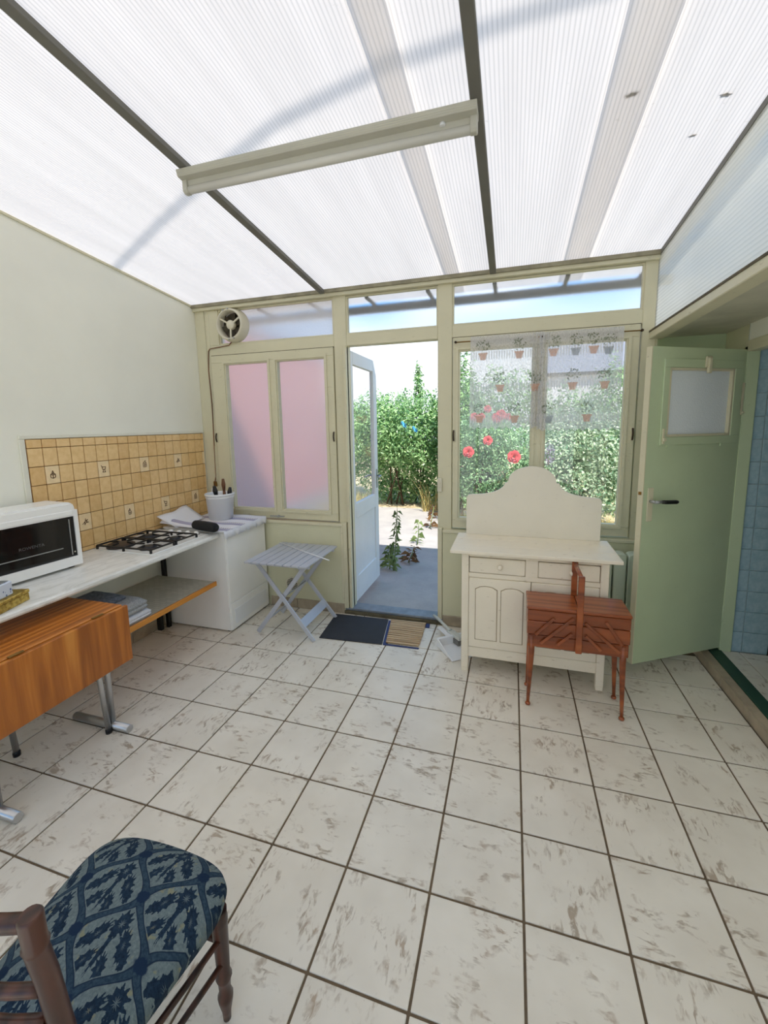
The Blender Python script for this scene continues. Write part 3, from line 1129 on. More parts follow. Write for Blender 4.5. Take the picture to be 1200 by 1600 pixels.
def casement(n, x0, x1, z0, z1, panes, mat, z_lo, z_hi):
    w = empty('window_%d' % n, ((x0 + x1) / 2, YF, z0), kind='structure')
    yo, yi = YF - 0.012, 2.52
    # sash members
    mb = MB()
    mb.box(x0, x1, yo, yi, z0, z_lo - 0.012)
    mb.box(x0, x1, yo, yi, z_hi + 0.012, z1)
    edges = [x0] + [e for p in panes for e in p] + [x1]
    for k in range(0, len(edges), 2):
        a = edges[k] + (0.012 if k else 0)
        b = edges[k + 1] - (0.012 if k + 1 < len(edges) - 1 else 0)
        mb.box(a if k else x0, b if k + 1 < len(edges) - 1 else x1, yo, yi, z_lo - 0.012, z_hi + 0.012)
    mb.build('sash', 'frame', w, bevel=0.003)
    for a, b in panes:
        pane('pane', w, a - 0.01, b + 0.01, z_lo - 0.01, z_hi + 0.01, mat)
        bead(w, a - 0.022, b + 0.022, z_lo - 0.022, z_hi + 0.022, yo - 0.010, yo + 0.004, 0.020)
        bead(w, a - 0.002, b + 0.002, z_lo - 0.002, z_hi + 0.002, yo + 0.004, 2.499, 0.010, 'frame')
    # dark joint round the opening sash
    jb = MB()
    jb.box(x0 - 0.004, x1 + 0.004, yo + 0.011, yo + 0.02, z1, z1 + 0.006)
    jb.build('joint', 'grime', w)
    latch(w, x0 + 0.012, (z0 + z1) / 2 + 0.0, yo)
    latch(w, x1 - 0.012, (z0 + z1) / 2 + 0.0, yo)
    return w


w1 = casement(1, -2.838, -1.578, 0.862, 2.402, [(-2.69, -2.230), (-2.142, -1.662)], 'frost', 0.945, 2.322)
w2 = casement(2, -0.545, 0.772, 0.862, 2.402, [(-0.497, 0.062), (0.158, 0.697)], 'glass', 0.945, 2.305)
# small turn-button on the left sash
MB().box(-2.275, -2.125, 2.425, 2.436, 0.880, 0.890).lathe([(0.012, 0), (0.014, -0.012), (0.008, -0.02)], (-2.19, 2.44, 0.885), 10, 'Y').build('turn_button', 'steel', w1)

# ---- exterior door, swung out square to the wall
door = empty('door_1', (-1.462, 2.50, 0.055), kind='structure')
DX0, DX1 = -1.502, -1.462
dy0, dy1 = 2.505, 3.285
dz0, dz1 = 0.058, 2.385
db = MB()
db.box(DX0, DX1, dy0, dy0 + 0.105, dz0, dz1)
db.box(DX0, DX1, dy1 - 0.105, dy1, dz0, dz1)
db.box(DX0, DX1, dy0 + 0.105, dy1 - 0.105, dz0, dz0 + 0.24)
db.box(DX0, DX1, dy0 + 0.105, dy1 - 0.105, dz1 - 0.115, dz1)
db.box(DX0, DX1, dy0 + 0.105, dy1 - 0.105, 0.86, 1.00)
db.build('door_frame', 'frame_white', door, bevel=0.003)
MB().box(DX0 + 0.010, DX1 - 0.012, dy0 + 0.10, dy1 - 0.10, 0.27, 0.87).build('door_panel', 'frame_white', door)
MB().box(-1.485, -1.480, dy0 + 0.10, dy1 - 0.10, 0.99, dz1 - 0.11).build('pane', 'glass_door', door)
hb = MB()
for s in (-1, 1):
    x = DX1 if s > 0 else DX0
    hb.box(x - 0.004, x + 0.004, dy1 - 0.07, dy1 - 0.03, 1.06, 1.26)
    hb.tube([(x, dy1 - 0.05, 1.19), (x + s * 0.05, dy1 - 0.05, 1.19), (x + s * 0.055, dy1 - 0.16, 1.185)], 0.009, 8)
hb.build('door_handle', 'steel', door)
for z in (0.3, 1.2, 2.1):
    MB().tube([(-1.467, 2.492, z - 0.05), (-1.467, 2.492, z + 0.05)], 0.009, 8).build('hinge', 'steel', door)

# ---- door sill
sill = empty('trim_2', (-1.06, 2.45, 0), kind='structure')
MB().box(-1.53, -0.612, YB - 0.012, YF, -0.03, 0.030).build('sill_riser', 'grime', sill, bevel=0.004)
MB().box(-1.53, -0.612, YB + 0.006, 2.56, 0.030, 0.052).build('sill_board', 'sill_blue', sill, bevel=0.004)

# ---- right side: clear side panel, beam, soffit, house wall with doorway
side = empty('wall_side_panel', (XP, 0, 2.3), kind='structure')
side.name = 'wall_side'
sp = MB()
y0_, y1_ = YR, 2.46
sp.add([(XP, y0_, 2.33), (XP, y1_, 2.33), (XP, y1_, roof_z(y1_)), (XP, y0_, roof_z(y0_)),
        (XP + 0.012, y0_, 2.33), (XP + 0.012, y1_, 2.33), (XP + 0.012, y1_, roof_z(y1_)), (XP + 0.012, y0_, roof_z(y0_))],
       [(0, 1, 2, 3), (7, 6, 5, 4), (0, 4, 5, 1), (1, 5, 6, 2), (2, 6, 7, 3), (3, 7, 4, 0)])
OFF['wall_side'] = Vector((XP, 0, 2.3))
sp.build('side_sheet', 'poly_side', side)
MB().box(XP - 0.03, XP + 0.06, YR, 2.5, 2.295, 2.345).build('side_beam', 'frame', side, bevel=0.004)
MB().box(XP - 0.034, XP - 0.028, YR, 2.46, 2.340, 2.352).build('beam_strip', 'grime', side)
soff = struct(MB().box(XP + 0.06, 1.55, YR, 2.80, 2.345, 2.375).build('trim_3', 'soffit'))
wr = empty('wall_right', (XR, 0, 0), kind='structure')
MB().box(XR, XR + 0.05, YR, 1.72, -0.05, 2.345).build('house_wall', 'wall', wr)
MB().box(XR, XR + 0.05, 1.72, 2.42, 2.185, 2.345).build('house_wall', 'wall', wr)
MB().box(XR, XR + 0.03, 2.43, 2.80, -0.05, 2.345).build('house_wall', 'lower', wr)
MB().box(0.87, XR, 2.74, 2.80, -0.05, 2.345).build('niche_wall', 'door_green', wr)
MB().box(0.872, 0.884, 2.46, 2.74, -0.05, 2.345).build('niche_wall', 'lower', wr)
# door casing
MB().box(XR - 0.012, XR + 0.06, 2.395, 2.432, 0.07, 2.20).build('door_casing', 'door_green', wr, bevel=0.003)
MB().box(XR - 0.012, XR + 0.06, 1.68, 2.432, 2.165, 2.235).build('door_casing', 'frame', wr, bevel=0.003)
MB().box(XR - 0.012, XR + 0.06, 1.66, 1.715, 0.07, 2.20).build('door_casing', 'frame', wr, bevel=0.003)
# step up into the next room
step = empty('trim_4', (1.26, 2.0, 0), kind='structure')
MB().box(1.272, XR, YR, 2.74, -0.05, 0.062).build('step_core', 'plaster_dark', step)
for k in range(-2, 9):
    y0 = 2.045 - k * T
    MB().box(1.259, 1.272, y0 - T + 0.002, min(y0 - 0.002, 2.70), 0.001, 0.070).build('riser_tile', 'skirting_tile', step, bevel=0.002)
MB().box(1.272, 1.318, YR, 2.74, 0.062, 0.072).build('step_edge', 'skirting_tile', step, bevel=0.002)
MB().box(1.320, 1.402, YR, 2.43, 0.062, 0.078).build('threshold_strip', 'green_dark', step, bevel=0.003)
nf = struct(MB().box(1.402, 3.2, 0.2, 2.62, 0.0, 0.062).build('floor_bathroom', 'grout'))
for i in range(5):
    for j in range(6):
        x0 = 1.405 + (0.11 if i else 0) + (i - 1) * T * (1 if i else 0)
        x1 = 1.405 + 0.11 + i * T
        y1 = 2.415 - j * T
        MB().box(x0 + 0.003, x1 - 0.003, y1 - T + 0.003, y1 - 0.003, 0.060, 0.070).build('tile', 'tile', nf, bevel=0.0015, origin=(x0, y1, 0.07))
wbm = struct(MB().box(1.402, 1.682, 2.424, 2.62, 0.0, 2.6).build('wall_bathroom', 'btile_grout'))
bt = 0.152
bsrc = {}
for i, (a, b) in enumerate(((1.410, 1.528), (1.531, 1.682))):
    for k in range(16):
        z0 = 0.071 + k * bt
        if i in bsrc:
            share(bsrc[i], 'wall_tile', wbm, ((a + b) / 2, 2.42, z0 + bt / 2))
        else:
            bsrc[i] = MB().box(a + 0.001, b - 0.001, 2.416, 2.426, z0 + 0.0015, z0 + bt - 0.0015).build('wall_tile', 'btile', wbm, bevel=0.0015, origin=((a + b) / 2, 2.42, z0 + bt / 2))
MB().box(1.68, 3.2, 2.58, 2.62, 0.07, 2.6).build('recess_wall', 'btile', wbm)
wb2 = empty('wall_bathroom_shell', (3.2, 1.5, 0), kind='structure')
MB().box(3.2, 3.25, 0.2, 2.62, 0.0, 2.6).build('far_wall', 'btile', wb2)
MB().box(1.45, 3.25, 0.15, 0.2, 0.0, 2.6).build('near_wall', 'btile', wb2)
MB().box(1.45, 3.25, 0.15, 2.62, 2.56, 2.6).build('bathroom_ceiling', 'wall', wb2)
wrear = empty('wall_rear', (-1, YR, 0), kind='structure')
for (a, b, c, d) in ((XL - 0.1, -2.75, -0.05, 3.5), (1.15, 1.6, -0.05, 3.5), (-2.75, 1.15, 2.72, 3.5), (-2.75, 1.15, -0.05, 0.12)):
    MB().box(a, b, YR - 0.1, YR, c, d).build('rear_wall_piece', 'wall', wrear)
# glazed garden front at the other end of the veranda, behind the camera
wrg = empty('window_6', (-0.8, YR, 0.1), kind='structure')
for k in range(5):
    x = -2.75 + k * 0.975
    MB().box(x - 0.03, x + 0.03, YR - 0.08, YR - 0.02, 0.12, 2.72).build('mullion', 'frame_white', wrg)
for k in range(4):
    MB().box(-2.72 + k * 0.975, -1.805 + k * 0.975, YR - 0.052, YR - 0.047, 0.12, 2.72).build('pane', 'glass', wrg)

# ---- translucent roof
ceil = empty('ceiling', (-1.0, 0, 3.0), kind='structure')


def slab(x0, x1, y0, y1, dz, t):
    mb = MB()
    z = lambda y: roof_z(y) + dz
    return mb.add([(x0, y0, z(y0)), (x1, y0, z(y0)), (x1, y1, z(y1)), (x0, y1, z(y1)),
                   (x0, y0, z(y0) + t), (x1, y0, z(y0) + t), (x1, y1, z(y1) + t), (x0, y1, z(y1) + t)],
                  [(0, 3, 2, 1), (4, 5, 6, 7), (0, 1, 5, 4), (1, 2, 6, 5), (2, 3, 7, 6), (3, 0, 4, 7)])


YE = 2.80
RX = (-1.650, -0.243)


def sheet(x0, x1, name='roof_sheet', mat='poly_roof', dz=0.0):
    z = lambda y: roof_z(y) + dz
    return MB().add([(x0, YR, z(YR)), (x1, YR, z(YR)), (x1, YE, z(YE)), (x0, YE, z(YE))], [(0, 1, 2, 3)]).build(name, mat, ceil)


sheet(XL - 0.1, RX[0])
sheet(RX[0], RX[1])
sheet(RX[1], XP + 0.10)
sheet(-0.605, -0.485, 'overlap_strip', 'poly_overlap', 0.02)
sheet(0.255, 0.425, 'overlap_strip', 'poly_overlap', 0.02)
for x in RX:
    slab(x - 0.0235, x + 0.0235, YR, 2.44, -0.031, 0.029).build('rafter', 'rafter', ceil, bevel=0.003)
slab(XP - 0.004, XP + 0.014, YR, 2.44, -0.03, 0.03).build('edge_trim', 'rafter', ceil)
slab(XL, XL + 0.012, YR, 2.44, -0.016, 0.014).build('wall_trim', 'frame', ceil)

# ================================================================== THINGS INDOORS
# ---- worktop along the left wall
wt = empty('worktop', (-2.7, 0.6, 0.83), 'long white marbled laminate worktop carrying oven and gas hob', 'worktop')
prof = [(XL + 0.003, 0.826), (-2.385, 0.826), (-2.372, 0.831), (-2.366, 0.842), (-2.368, 0.855), (-2.378, 0.864), (-2.39, 0.866), (XL + 0.003, 0.866)]
MB().prism(prof, 'Y', -0.9, 1.815).build('top', 'laminate', wt, bevel=0.0)
MB().box(XL + 0.003, -2.97, -0.85, 1.80, 0.76, 0.826).build('wall_batten', 'plaster_dark', wt)
MB().box(-2.96, -2.45, -0.88, -0.85, 0.0, 0.826).build('end_support', 'plaster_dark', wt)
MB().box(-2.95, -2.92, 1.765, 1.795, 0.0, 0.826).build('support_leg', 'black_plastic', wt)

# ---- shelf beneath it
sh = empty('under_shelf', (-2.68, 1.1, 0.45), 'orange wooden shelf with grey vinyl top under the worktop', 'shelf')
MB().box(-2.985, -2.392, 0.76, 1.755, 0.443, 0.474).build('board', 'shelf_edge', sh, bevel=0.002)
MB().box(-2.98, -2.398, 0.765, 1.750, 0.4742, 0.4765).build('vinyl_cover', 'vinyl', sh)
MB().box(-2.392, -2.378, 0.76, 1.757, 0.440, 0.478).build('edge_strip', 'shelf_edge', sh, bevel=0.003)
for y in (0.80, 1.70):
    MB().box(-2.98, -2.94, y, y + 0.03, 0.0, 0.443).build('bracket_leg', 'black_plastic', sh)


# ---- folded towels on the shelf
def towel(name, x0, x1, y0, y1, z0, h, mat, label, folds=3, sag=0.01, extra=None):
    t = empty(name, ((x0 + x1) / 2, (y0 + y1) / 2, z0), label, 'towel', 'towels on the shelf')
    lay = h / folds
    for k in range(folds):
        mb = MB()
        mb.smooth = True
        n = 14
        zc = z0 + lay * (k + 0.5)
        r = lay * 0.5
        # flattened loop section swept along X
        sect = []
        for i in range(n):
            a = 2 * PI * i / n
            sy = (y1 - y0) / 2 - r
            yy = (y0 + y1) / 2 + (sy if math.cos(a) >= 0 else -sy) + r * math.cos(a)
            sect.append((yy, r * 0.98 * math.sin(a)))
        m = 9
        vs, fs = [], []
        for j in range(m):
            u = j / (m - 1)
            x = x0 + (x1 - x0) * u + random.uniform(-.002, .002)
            drop = sag * max(0, (u - 0.7) / 0.3) ** 2
            for (yy, zz) in sect:
                e = 1 - 0.25 * (abs(2 * u - 1) ** 8)
                vs.append((x, yy + random.uniform(-.003, .003), max(z0 + 0.001, zc + zz * e - drop * (k > 0))))
        for j in range(m - 1):
            for i in range(n):
                fs.append((j * n + i, j * n + (i + 1) % n, (j + 1) * n + (i + 1) % n, (j + 1) * n + i))
        fs.append(tuple(range(n)))
        fs.append(tuple((m - 1) * n + i for i in reversed(range(n))))
        mb.add(vs, fs)
        mb.build('fold', mat if isinstance(mat, str) else mat[k % len(mat)], t)
    return t


M['towel_dark'] = plain('blue_grey_towel', (126, 132, 146), 0.95, var=0.5, vscale=60, bump=0.8, bscale=260)
towel('folded_towel', -2.74, -2.40, 0.80, 1.13, 0.477, 0.052, 'towel_white', 'pale towel folded flat, lowest of the pile on the shelf', 2)
towel('folded_towel', -2.76, -2.415, 0.80, 1.115, 0.530, 0.078, 'towel_grey', 'thick grey terry towel, middle of the pile on the shelf', 2)
towel('folded_towel', -2.80, -2.52, 0.82, 1.05, 0.609, 0.030, 'towel_dark', 'thin blue-grey towel, topmost of the pile on the shelf', 2)

# ---- gas hob
hob = empty('gas_hob', (-2.68, 1.46, 0.866), 'white four-burner gas hob set into the laminate worktop', 'hob')
HX0, HX1, HY0, HY1 = -2.945, -2.425, 1.195, 1.765
MB().box(HX0, HX1, HY0, HY1, 0.866, 0.876).build('plate', 'white', hob, bevel=0.004, seg=2)
MB().box(HX0 + 0.03, HX1 - 0.03, HY0 + 0.03, HY1 - 0.10, 0.8755, 0.8775).build('basin', 'white', hob, bevel=0.001)
MB().lathe([(0.092, 0.877), (0.092, 0.893), (0.086, 0.897), (0.02, 0.8965)], (-2.815, 1.30, 0), 24).build('hotplate', 'blackplate', hob)
for bx, by, r in ((-2.56, 1.30, 0.048), (-2.815, 1.545, 0.050), (-2.56, 1.545, 0.036)):
    MB().lathe([(r * 1.25, 0.877), (r * 1.15, 0.885), (r, 0.887), (r, 0.895), (r * 0.9, 0.899), (0.004, 0.900)], (bx, by, 0), 20).build('burner', 'burner', hob)


def grid(x0, x1, y0, y1):
    g = MB()
    z = 0.903
    w = 0.0105
    cx = (x0 + x1) / 2
    for a, b in (((x0, y0, z), (x1, y0, z)), ((x0, y1, z), (x1, y1, z)), ((x0, y0, z), (x0, y1, z)), ((x1, y0, z), (x1, y1, z)), ((cx, y0, z), (cx, y1, z))):
        g.bar(a, b, w, w)
    for (bx0, bx1) in ((x0, cx), (cx, x1)):
        mx, my = (bx0 + bx1) / 2, (y0 + y1) / 2
        hx, hy = (bx1 - bx0) / 2, (y1 - y0) / 2
        for sx, sy in ((1, 0), (-1, 0), (0, 1), (0, -1)):
            p = Vector((mx + sx * hx, my + sy * hy, z))
            q = Vector((mx + sx * hx * 0.36, my + sy * hy * 0.36, z + 0.006))
            g.bar(p, q, w, w)
    for px, py in ((x0, y0), (x1, y0), (x0, y1), (x1, y1), (cx, y0), (cx, y1)):
        g.box(px - 0.006, px + 0.006, py - 0.006, py + 0.006, 0.8765, z)
    return g.build('pan_support', 'black_iron', hob)


grid(HX0 + 0.02, HX1 - 0.015, 1.205, 1.412)
grid(HX0 + 0.02, HX1 - 0.015, 1.432, 1.640)
for k in range(4):
    MB().lathe([(0.026, 0.8755), (0.026, 0.8775)], (-2.76 + k * 0.085, 1.712, 0), 16).build('knob_ring', 'steel', hob)
    MB().lathe([(0.021, 0.876), (0.020, 0.886), (0.016, 0.900), (0.006, 0.903)], (-2.76 + k * 0.085, 1.712, 0), 16).build('knob', 'white', hob)

# ---- toaster oven (turned a little towards the window)
ov = empty('toaster_oven', (-2.74, 0.69, 0.866), 'white mini oven with black glass door on the worktop', 'oven')
oa = math.radians(-5.5)
OW, OD, OZ0, OZ1 = 0.50, 0.235, 0.884, 1.285
org = Vector((-2.695, 0.925, 0))        # front right lower corner on plan
ux = Vector((math.sin(oa), -math.cos(oa), 0))          # along the front towards the left
un = Vector((math.cos(oa), math.sin(oa), 0))           # out of the front
omat = Matrix((ux, un, Vector((0, 0, 1)))).transposed().to_4x4()
omat.translation = org


def ovb(mb):
    return mb.xform(omat)


body = MB()
rr = 0.045
poly = [(0, OZ0), (0, OZ1 - rr)]
for k in range(1, 6):
    a = PI / 2 * k / 5
    poly.append((rr - rr * math.cos(a), OZ1 - rr + rr * math.sin(a)))
poly += [(OW - rr, OZ1)]
for k in range(1, 6):
    a = PI / 2 * k / 5
    poly.append((OW - rr + rr * math.sin(a), OZ1 - rr + rr * math.cos(a)))
poly += [(OW, OZ0)]
body.prism(poly, 'Y', -OD, -0.028)
ovb(body).build('body', 'white', ov, bevel=0.006, seg=2)
# front surround with the door opening
fr_ = MB()
fr_.prism([(0, OZ0)] + poly[1:-1] + [(OW, OZ0), (OW, OZ1 - 0.085), (OW - 0.020, OZ1 - 0.085), (0.022, OZ1 - 0.085), (0.022, OZ0 + 0.055), (OW - 0.02, OZ0 + 0.055), (OW, OZ0 + 0.055)][0:1], 'Y', -0.030, -0.026)
for (a, b, c, d) in ((0, 0.022, OZ0, OZ1 - 0.05), (OW - 0.022, OW, OZ0, OZ1 - 0.05), (0.022, OW - 0.022, OZ0, OZ0 + 0.058), (0.022, OW - 0.022, OZ1 - 0.088, OZ1 - 0.012)):
    fr_.box(a, b, -0.028, 0.0, c, d)
ovb(fr_).build('front_surround', 'white', ov)
ovb(MB().box(0.03, OW - 0.03, 0.0, 0.006, OZ1 - 0.082, OZ1 - 0.05)).build('door_grip', 'white', ov, bevel=0.003)
gl_ = ovb(MB().box(0.022, OW - 0.022, -0.024, -0.010, OZ0 + 0.058, OZ1 - 0.088)).build('door_glass', 'oven_glass', ov)
ovb(MB().box(0.048, 0.053, -0.010, -0.006, OZ0 + 0.07, OZ1 - 0.105)).build('door_trim', 'steel', ov)
ovb(MB().box(0.10, OW - 0.03, -0.010, -0.005, OZ0 + 0.122, OZ0 + 0.127)).build('grill_bar', 'steel', ov)
lo = ovb(MB().lathe([(0.005, -0.010), (0.005, -0.004), (0.002, -0.003)], (0.034, -0.006, OZ0 + 0.085), 10, 'Y')).build('indicator', 'ivory_plastic', ov)
for a in (0.03, OW - 0.06):
    for y in (-0.06, -OD + 0.03):
        ovb(MB().box(a, a + 0.03, y - 0.02, y + 0.02, 0.866, OZ0)).build('foot', 'black_plastic', ov)
# lettering on the glass
tx = bpy.data.curves.new('oven_text', 'FONT')
tx.body = 'ROWENTA'
tx.size = 0.024
tx.extrude = 0.0002
to = bpy.data.objects.new('oven_text', tx)
COL.objects.link(to)
dg = bpy.context.evaluated_depsgraph_get()
tme = bpy.data.meshes.new_from_object(to.evaluated_get(dg))
bpy.data.objects.remove(to)
wid = max(v.co.x for v in tme.vertices)
tm = MB()
tm.add([Vector((0.325 - v.co.x * 0.13 / wid * 1.0, -0.0095 + v.co.z * 0.2, OZ0 + 0.168 + v.co.y)) for v in tme.vertices], [tuple(p.vertices) for p in tme.polygons])
ovb(tm).build('lettering', 'print_grey', gl_)

# ---- two boxes at the left end of the worktop
ba = Vector((-2.447, 0.452, 0.8665))
bu = Vector((0.06, -0.166, 0)).normalized()          # along the visible long side, towards the camera
bn = Vector((-bu.y, bu.x, 0))                         # (unused side)
if bn.x > 0:
    bn = -bn


def plan_box(o, u, n, l0, l1, d0, d1, z0, z1):
    m = Matrix((u, n, Vector((0, 0, 1)))).transposed().to_4x4()
    m.translation = Vector((o.x, o.y, 0))
    return MB().box(l0, l1, d0, d1, z0, z1).xform(m)


gb = empty('biscuit_tin', (ba.x, ba.y, 0.8665), 'flat gold embossed tin at the worktop edge', 'tin')
plan_box(ba, bu, bn, 0.0, 0.30, 0.0, 0.20, 0.8665, 0.905).build('tin_body', 'gold', gb, bevel=0.003)
plan_box(ba, bu, bn, -0.003, 0.303, -0.003, 0.203, 0.906, 0.924).build('lid', 'gold', gb, bevel=0.004)
pb = empty('patterned_box', (ba.x, ba.y, 0.925), 'pale blue box with small printed flowers on top of gold tin', 'box')
pbm = plan_box(ba, bu, bn, 0.065, 0.28, 0.022, 0.17, 0.9245, 0.994)
pbm.build('carton', 'dots', pb, bevel=0.004)
plan_box(ba, bu, bn, 0.075, 0.27, 0.032, 0.16, 0.9942, 0.9975).build('opening_film', 'steel', pb)

# ---- tumble dryer at the end of the worktop
dr = empty('tumble_dryer', (-2.62, 2.09, 0), 'white tumble dryer standing at the end of the worktop', 'dryer')
X0, X1, Y0, Y1 = -2.955, -2.318, 1.826, 2.395
MB().box(X0, X1 - 0.006, Y0, Y1, 0.012, 0.872).build('cabinet', 'white', dr, bevel=0.008, seg=2)
MB().box(X1 - 0.010, X1, Y0 + 0.004, Y1 - 0.004, 0.255, 0.865).build('front_panel', 'white', dr, bevel=0.004, seg=2)
kp = MB().box(X1 - 0.010, X1 + 0.004, Y0 + 0.004, Y1 - 0.004, 0.016, 0.250).build('kick_panel', 'white', dr, bevel=0.006, seg=2)
MB().box(X1 + 0.0035, X1 + 0.008, Y0 + 0.05, Y1 - 0.05, 0.06, 0.19).build('filter_door', 'white_plastic', kp, bevel=0.003)
MB().box(X0, X1 + 0.006, Y0 - 0.002, Y1 + 0.002, 0.872, 0.888).build('dryer_top', 'white', dr, bevel=0.005, seg=2)
for a, b in ((X0 + 0.04, Y0 + 0.04), (X1 - 0.05, Y0 + 0.04), (X0 + 0.04, Y1 - 0.04), (X1 - 0.05, Y1 - 0.04)):
    MB().lathe([(0.02, 0.0), (0.02, 0.014)], (a, b, 0), 10).build('foot', 'black_plastic', dr)


# ---- striped runner over the dryer top with lace edge
def runner():
    r = empty('table_runner', (-2.63, 2.1, 0.888), 'striped white and lilac cloth spread over the dryer top', 'cloth')
    nx, ny = 40, 26
    xa, xb, ya, yb = -2.93, -2.292, 1.775, 2.385
    vs, fs = [], []
    for i in range(nx + 1):
        for j in range(ny + 1):
            u, v = i / nx, j / ny
            x = xa + (xb - xa) * u
            y = ya + (yb - ya) * v
            z = 0.8905
            # crumpled ridge at the wall side near the hob
            ridge = math.exp(-((v - 0.10) / 0.13) ** 2) * max(0, 1 - u * 1.15) * 0.075
            ridge += math.exp(-((v - 0.32) / 0.07) ** 2) * max(0, 0.75 - u) * 0.035
            z += ridge + 0.002 * math.sin(14 * u + 5 * v)
            if y < 1.826:
                z += 0.0
            if x > -2.318:
                z -= (x + 2.318) * 0.0
            vs.append((x, y, z))
    for i in range(nx):
        for j in range(ny):
            a = i * (ny + 1) + j
            fs.append((a, a + 1, a + ny + 2, a + ny + 1))
    mb = MB()
    mb.smooth = True
    mb.add(vs, fs)
    o = mb.build('cloth', 'runner', r)
    s = o.modifiers.new('thickness', 'SOLIDIFY')
    s.thickness = 0.003
    s.offset = 1
    # hanging lace border with scallops on the room side
    lb = MB()
    lb.smooth = True
    n = 96
    top, low, low2 = [], [], []
    for k in range(n + 1):
        y = ya + (yb - ya) * k / n
        sc = abs(math.sin(PI * k / 8.0)) * 0.014
        top.append((xb, y, 0.8925))
        low.append((xb + 0.006 + 0.003 * math.sin(k * 0.5), y, 0.868))
        low2.append((xb + 0.007 + 0.004 * math.sin(k * 0.5), y, 0.842 - sc))
    vs = top + low + low2
    fs = [(k, k + 1, n + 1 + k + 1, n + 1 + k) for k in range(n)] + [(n + 1 + k, n + 2 + k, 2 * n + 3 + k, 2 * n + 2 + k) for k in range(n)]
    lb.add(vs, fs)
    lo_ = lb.build('lace_border', 'cloth_white', r)
    s = lo_.modifiers.new('thickness', 'SOLIDIFY')
    s.thickness = 0.002
    # pointed lace tip turned up against the wall tiles
    tp = MB()
    tp.smooth = True
    vs, fs = [], []
    for i in range(9):
        for j in range(7):
            u, v = i / 8, j / 6
            vs.append((-2.955 + 0.20 * v + 0.02 * math.sin(5 * u), 1.772 + 0.36 * u, 0.950 + 0.040 * (1 - v) + 0.028 * u * (1 - v) - 0.045 * v + 0.005 * math.sin(9 * u)))
    for i in range(8):
        for j in range(6):
            a = i * 7 + j
            fs.append((a, a + 1, a + 8, a + 7))
    tp.add(vs, fs)
    t_ = tp.build('raised_flap', 'cloth_white', r)
    s = t_.modifiers.new('thickness', 'SOLIDIFY')
    s.thickness = 0.003


runner()

# ---- black quilted roll lying at the hob end
rb = MB()
p0, p1 = Vector((-2.60, 1.800, 0.934)), Vector((-2.335, 1.752, 0.930))
ks = [0, .02, .06, .15, .4, .7, .9, .97, 1.0]
rb.tube([p0.lerp(p1, k) for k in ks], [0.012, 0.028, 0.036, 0.039, 0.040, 0.040, 0.038, 0.030, 0.012], 16)
tag(rb.build('oven_glove', 'black_cloth'), 'black rolled oven glove lying between hob knobs and dryer', 'oven glove')

# ---- white utensil bucket with brushes
bk = empty('utensil_bucket', (-2.655, 2.21, 0.894), 'white plastic bucket holding brushes on the dryer', 'bucket')
BZ = 0.8945
MB().lathe([(0.002, BZ), (0.106, BZ), (0.122, BZ + 0.215), (0.130, BZ + 0.218), (0.131, BZ + 0.235), (0.124, BZ + 0.237), (0.118, BZ + 0.225), (0.103, BZ + 0.008), (0.002, BZ + 0.006)], (-2.655, 2.21, 0), 32, cap=False).build('bucket_body', 'white_plastic', bk)
MB().lathe([(0.118, BZ + 0.195), (0.1245, BZ + 0.20), (0.1245, BZ + 0.206), (0.119, BZ + 0.211)], (-2.655, 2.21, 0), 32, cap=False).build('rim_bead', 'white_plastic', bk)


def brush(name, foot, top, r, mat_h, mat_t, label):
    e = empty(name, foot, label, 'brush', 'brushes in the bucket')
    a, b = Vector(foot), Vector(top)
    MB().tube([a, a.lerp(b, .55), a.lerp(b, 0.7)], [r * .7, r, r * .8], 8).build('handle', mat_h, e)
    MB().tube([a.lerp(b, .68), a.lerp(b, .85), b], [r * 0.8, r * 1.25, r * .7], 8).build('head', mat_t, e)


M['teal'] = plain('teal_plastic', (40, 112, 140), 0.4)
M['brown_wood'] = wood('brush_wood', (96, 62, 40), (126, 86, 56), (140, 100, 70), 0.5, axis=2)
brush('washing_brush', (-2.65, 2.20, 0.906), (-2.648, 2.135, 1.205), 0.018, 'teal', 'black_plastic', 'short teal and black brush standing in white bucket')
brush('washing_brush', (-2.62, 2.24, 0.906), (-2.600, 2.20, 1.265), 0.015, 'brown_wood', 'brown_wood', 'tallest brown wooden handle standing in white bucket')
brush('washing_brush', (-2.60, 2.23, 0.906), (-2.545, 2.22, 1.185), 0.017, 'black_plastic', 'black_plastic', 'short black round brush leaning right in white bucket')

# ---- drop-leaf table
dt = empty('drop_leaf_table', (-2.4, 0.4, 0), 'teak laminate drop-leaf table with lowered leaf under the worktop', 'table')
DY0, DY1 = 0.030, 0.735
MB().box(-2.62, -2.176, DY0, DY1, 0.722, 0.745).build('table_top', 'teak_top', dt, bevel=0.0025)
lf = MB().box(-2.166, -2.143, DY0 - 0.01, DY1 + 0.008, 0.420, 0.742).build('drop_leaf', 'teak', dt, bevel=0.0025)
for y in (0.20, 0.585):
    MB().box(-2.182, -2.160, y - 0.03, y + 0.03, 0.7445, 0.7475).tube([(-2.171, y - 0.03, 0.747), (-2.171, y + 0.03, 0.747)], 0.003, 6).build('hinge', 'brass', lf)
MB().box(-2.60, -2.20, DY0 + 0.04, DY1 - 0.04, 0.655, 0.722).build('apron', 'teak', dt, bevel=0.002)
for y in (0.108, 0.676):
    mb = MB()
    mb.tube([(-2.56, y, 0.024), (-2.145, y, 0.024)], 0.022, 12)
    mb.build('foot_bar', 'chrome', dt)
    MB().tube([(-2.27, y, 0.040), (-2.27, y, 0.66)], 0.0165, 10).build('leg', 'chrome', dt)
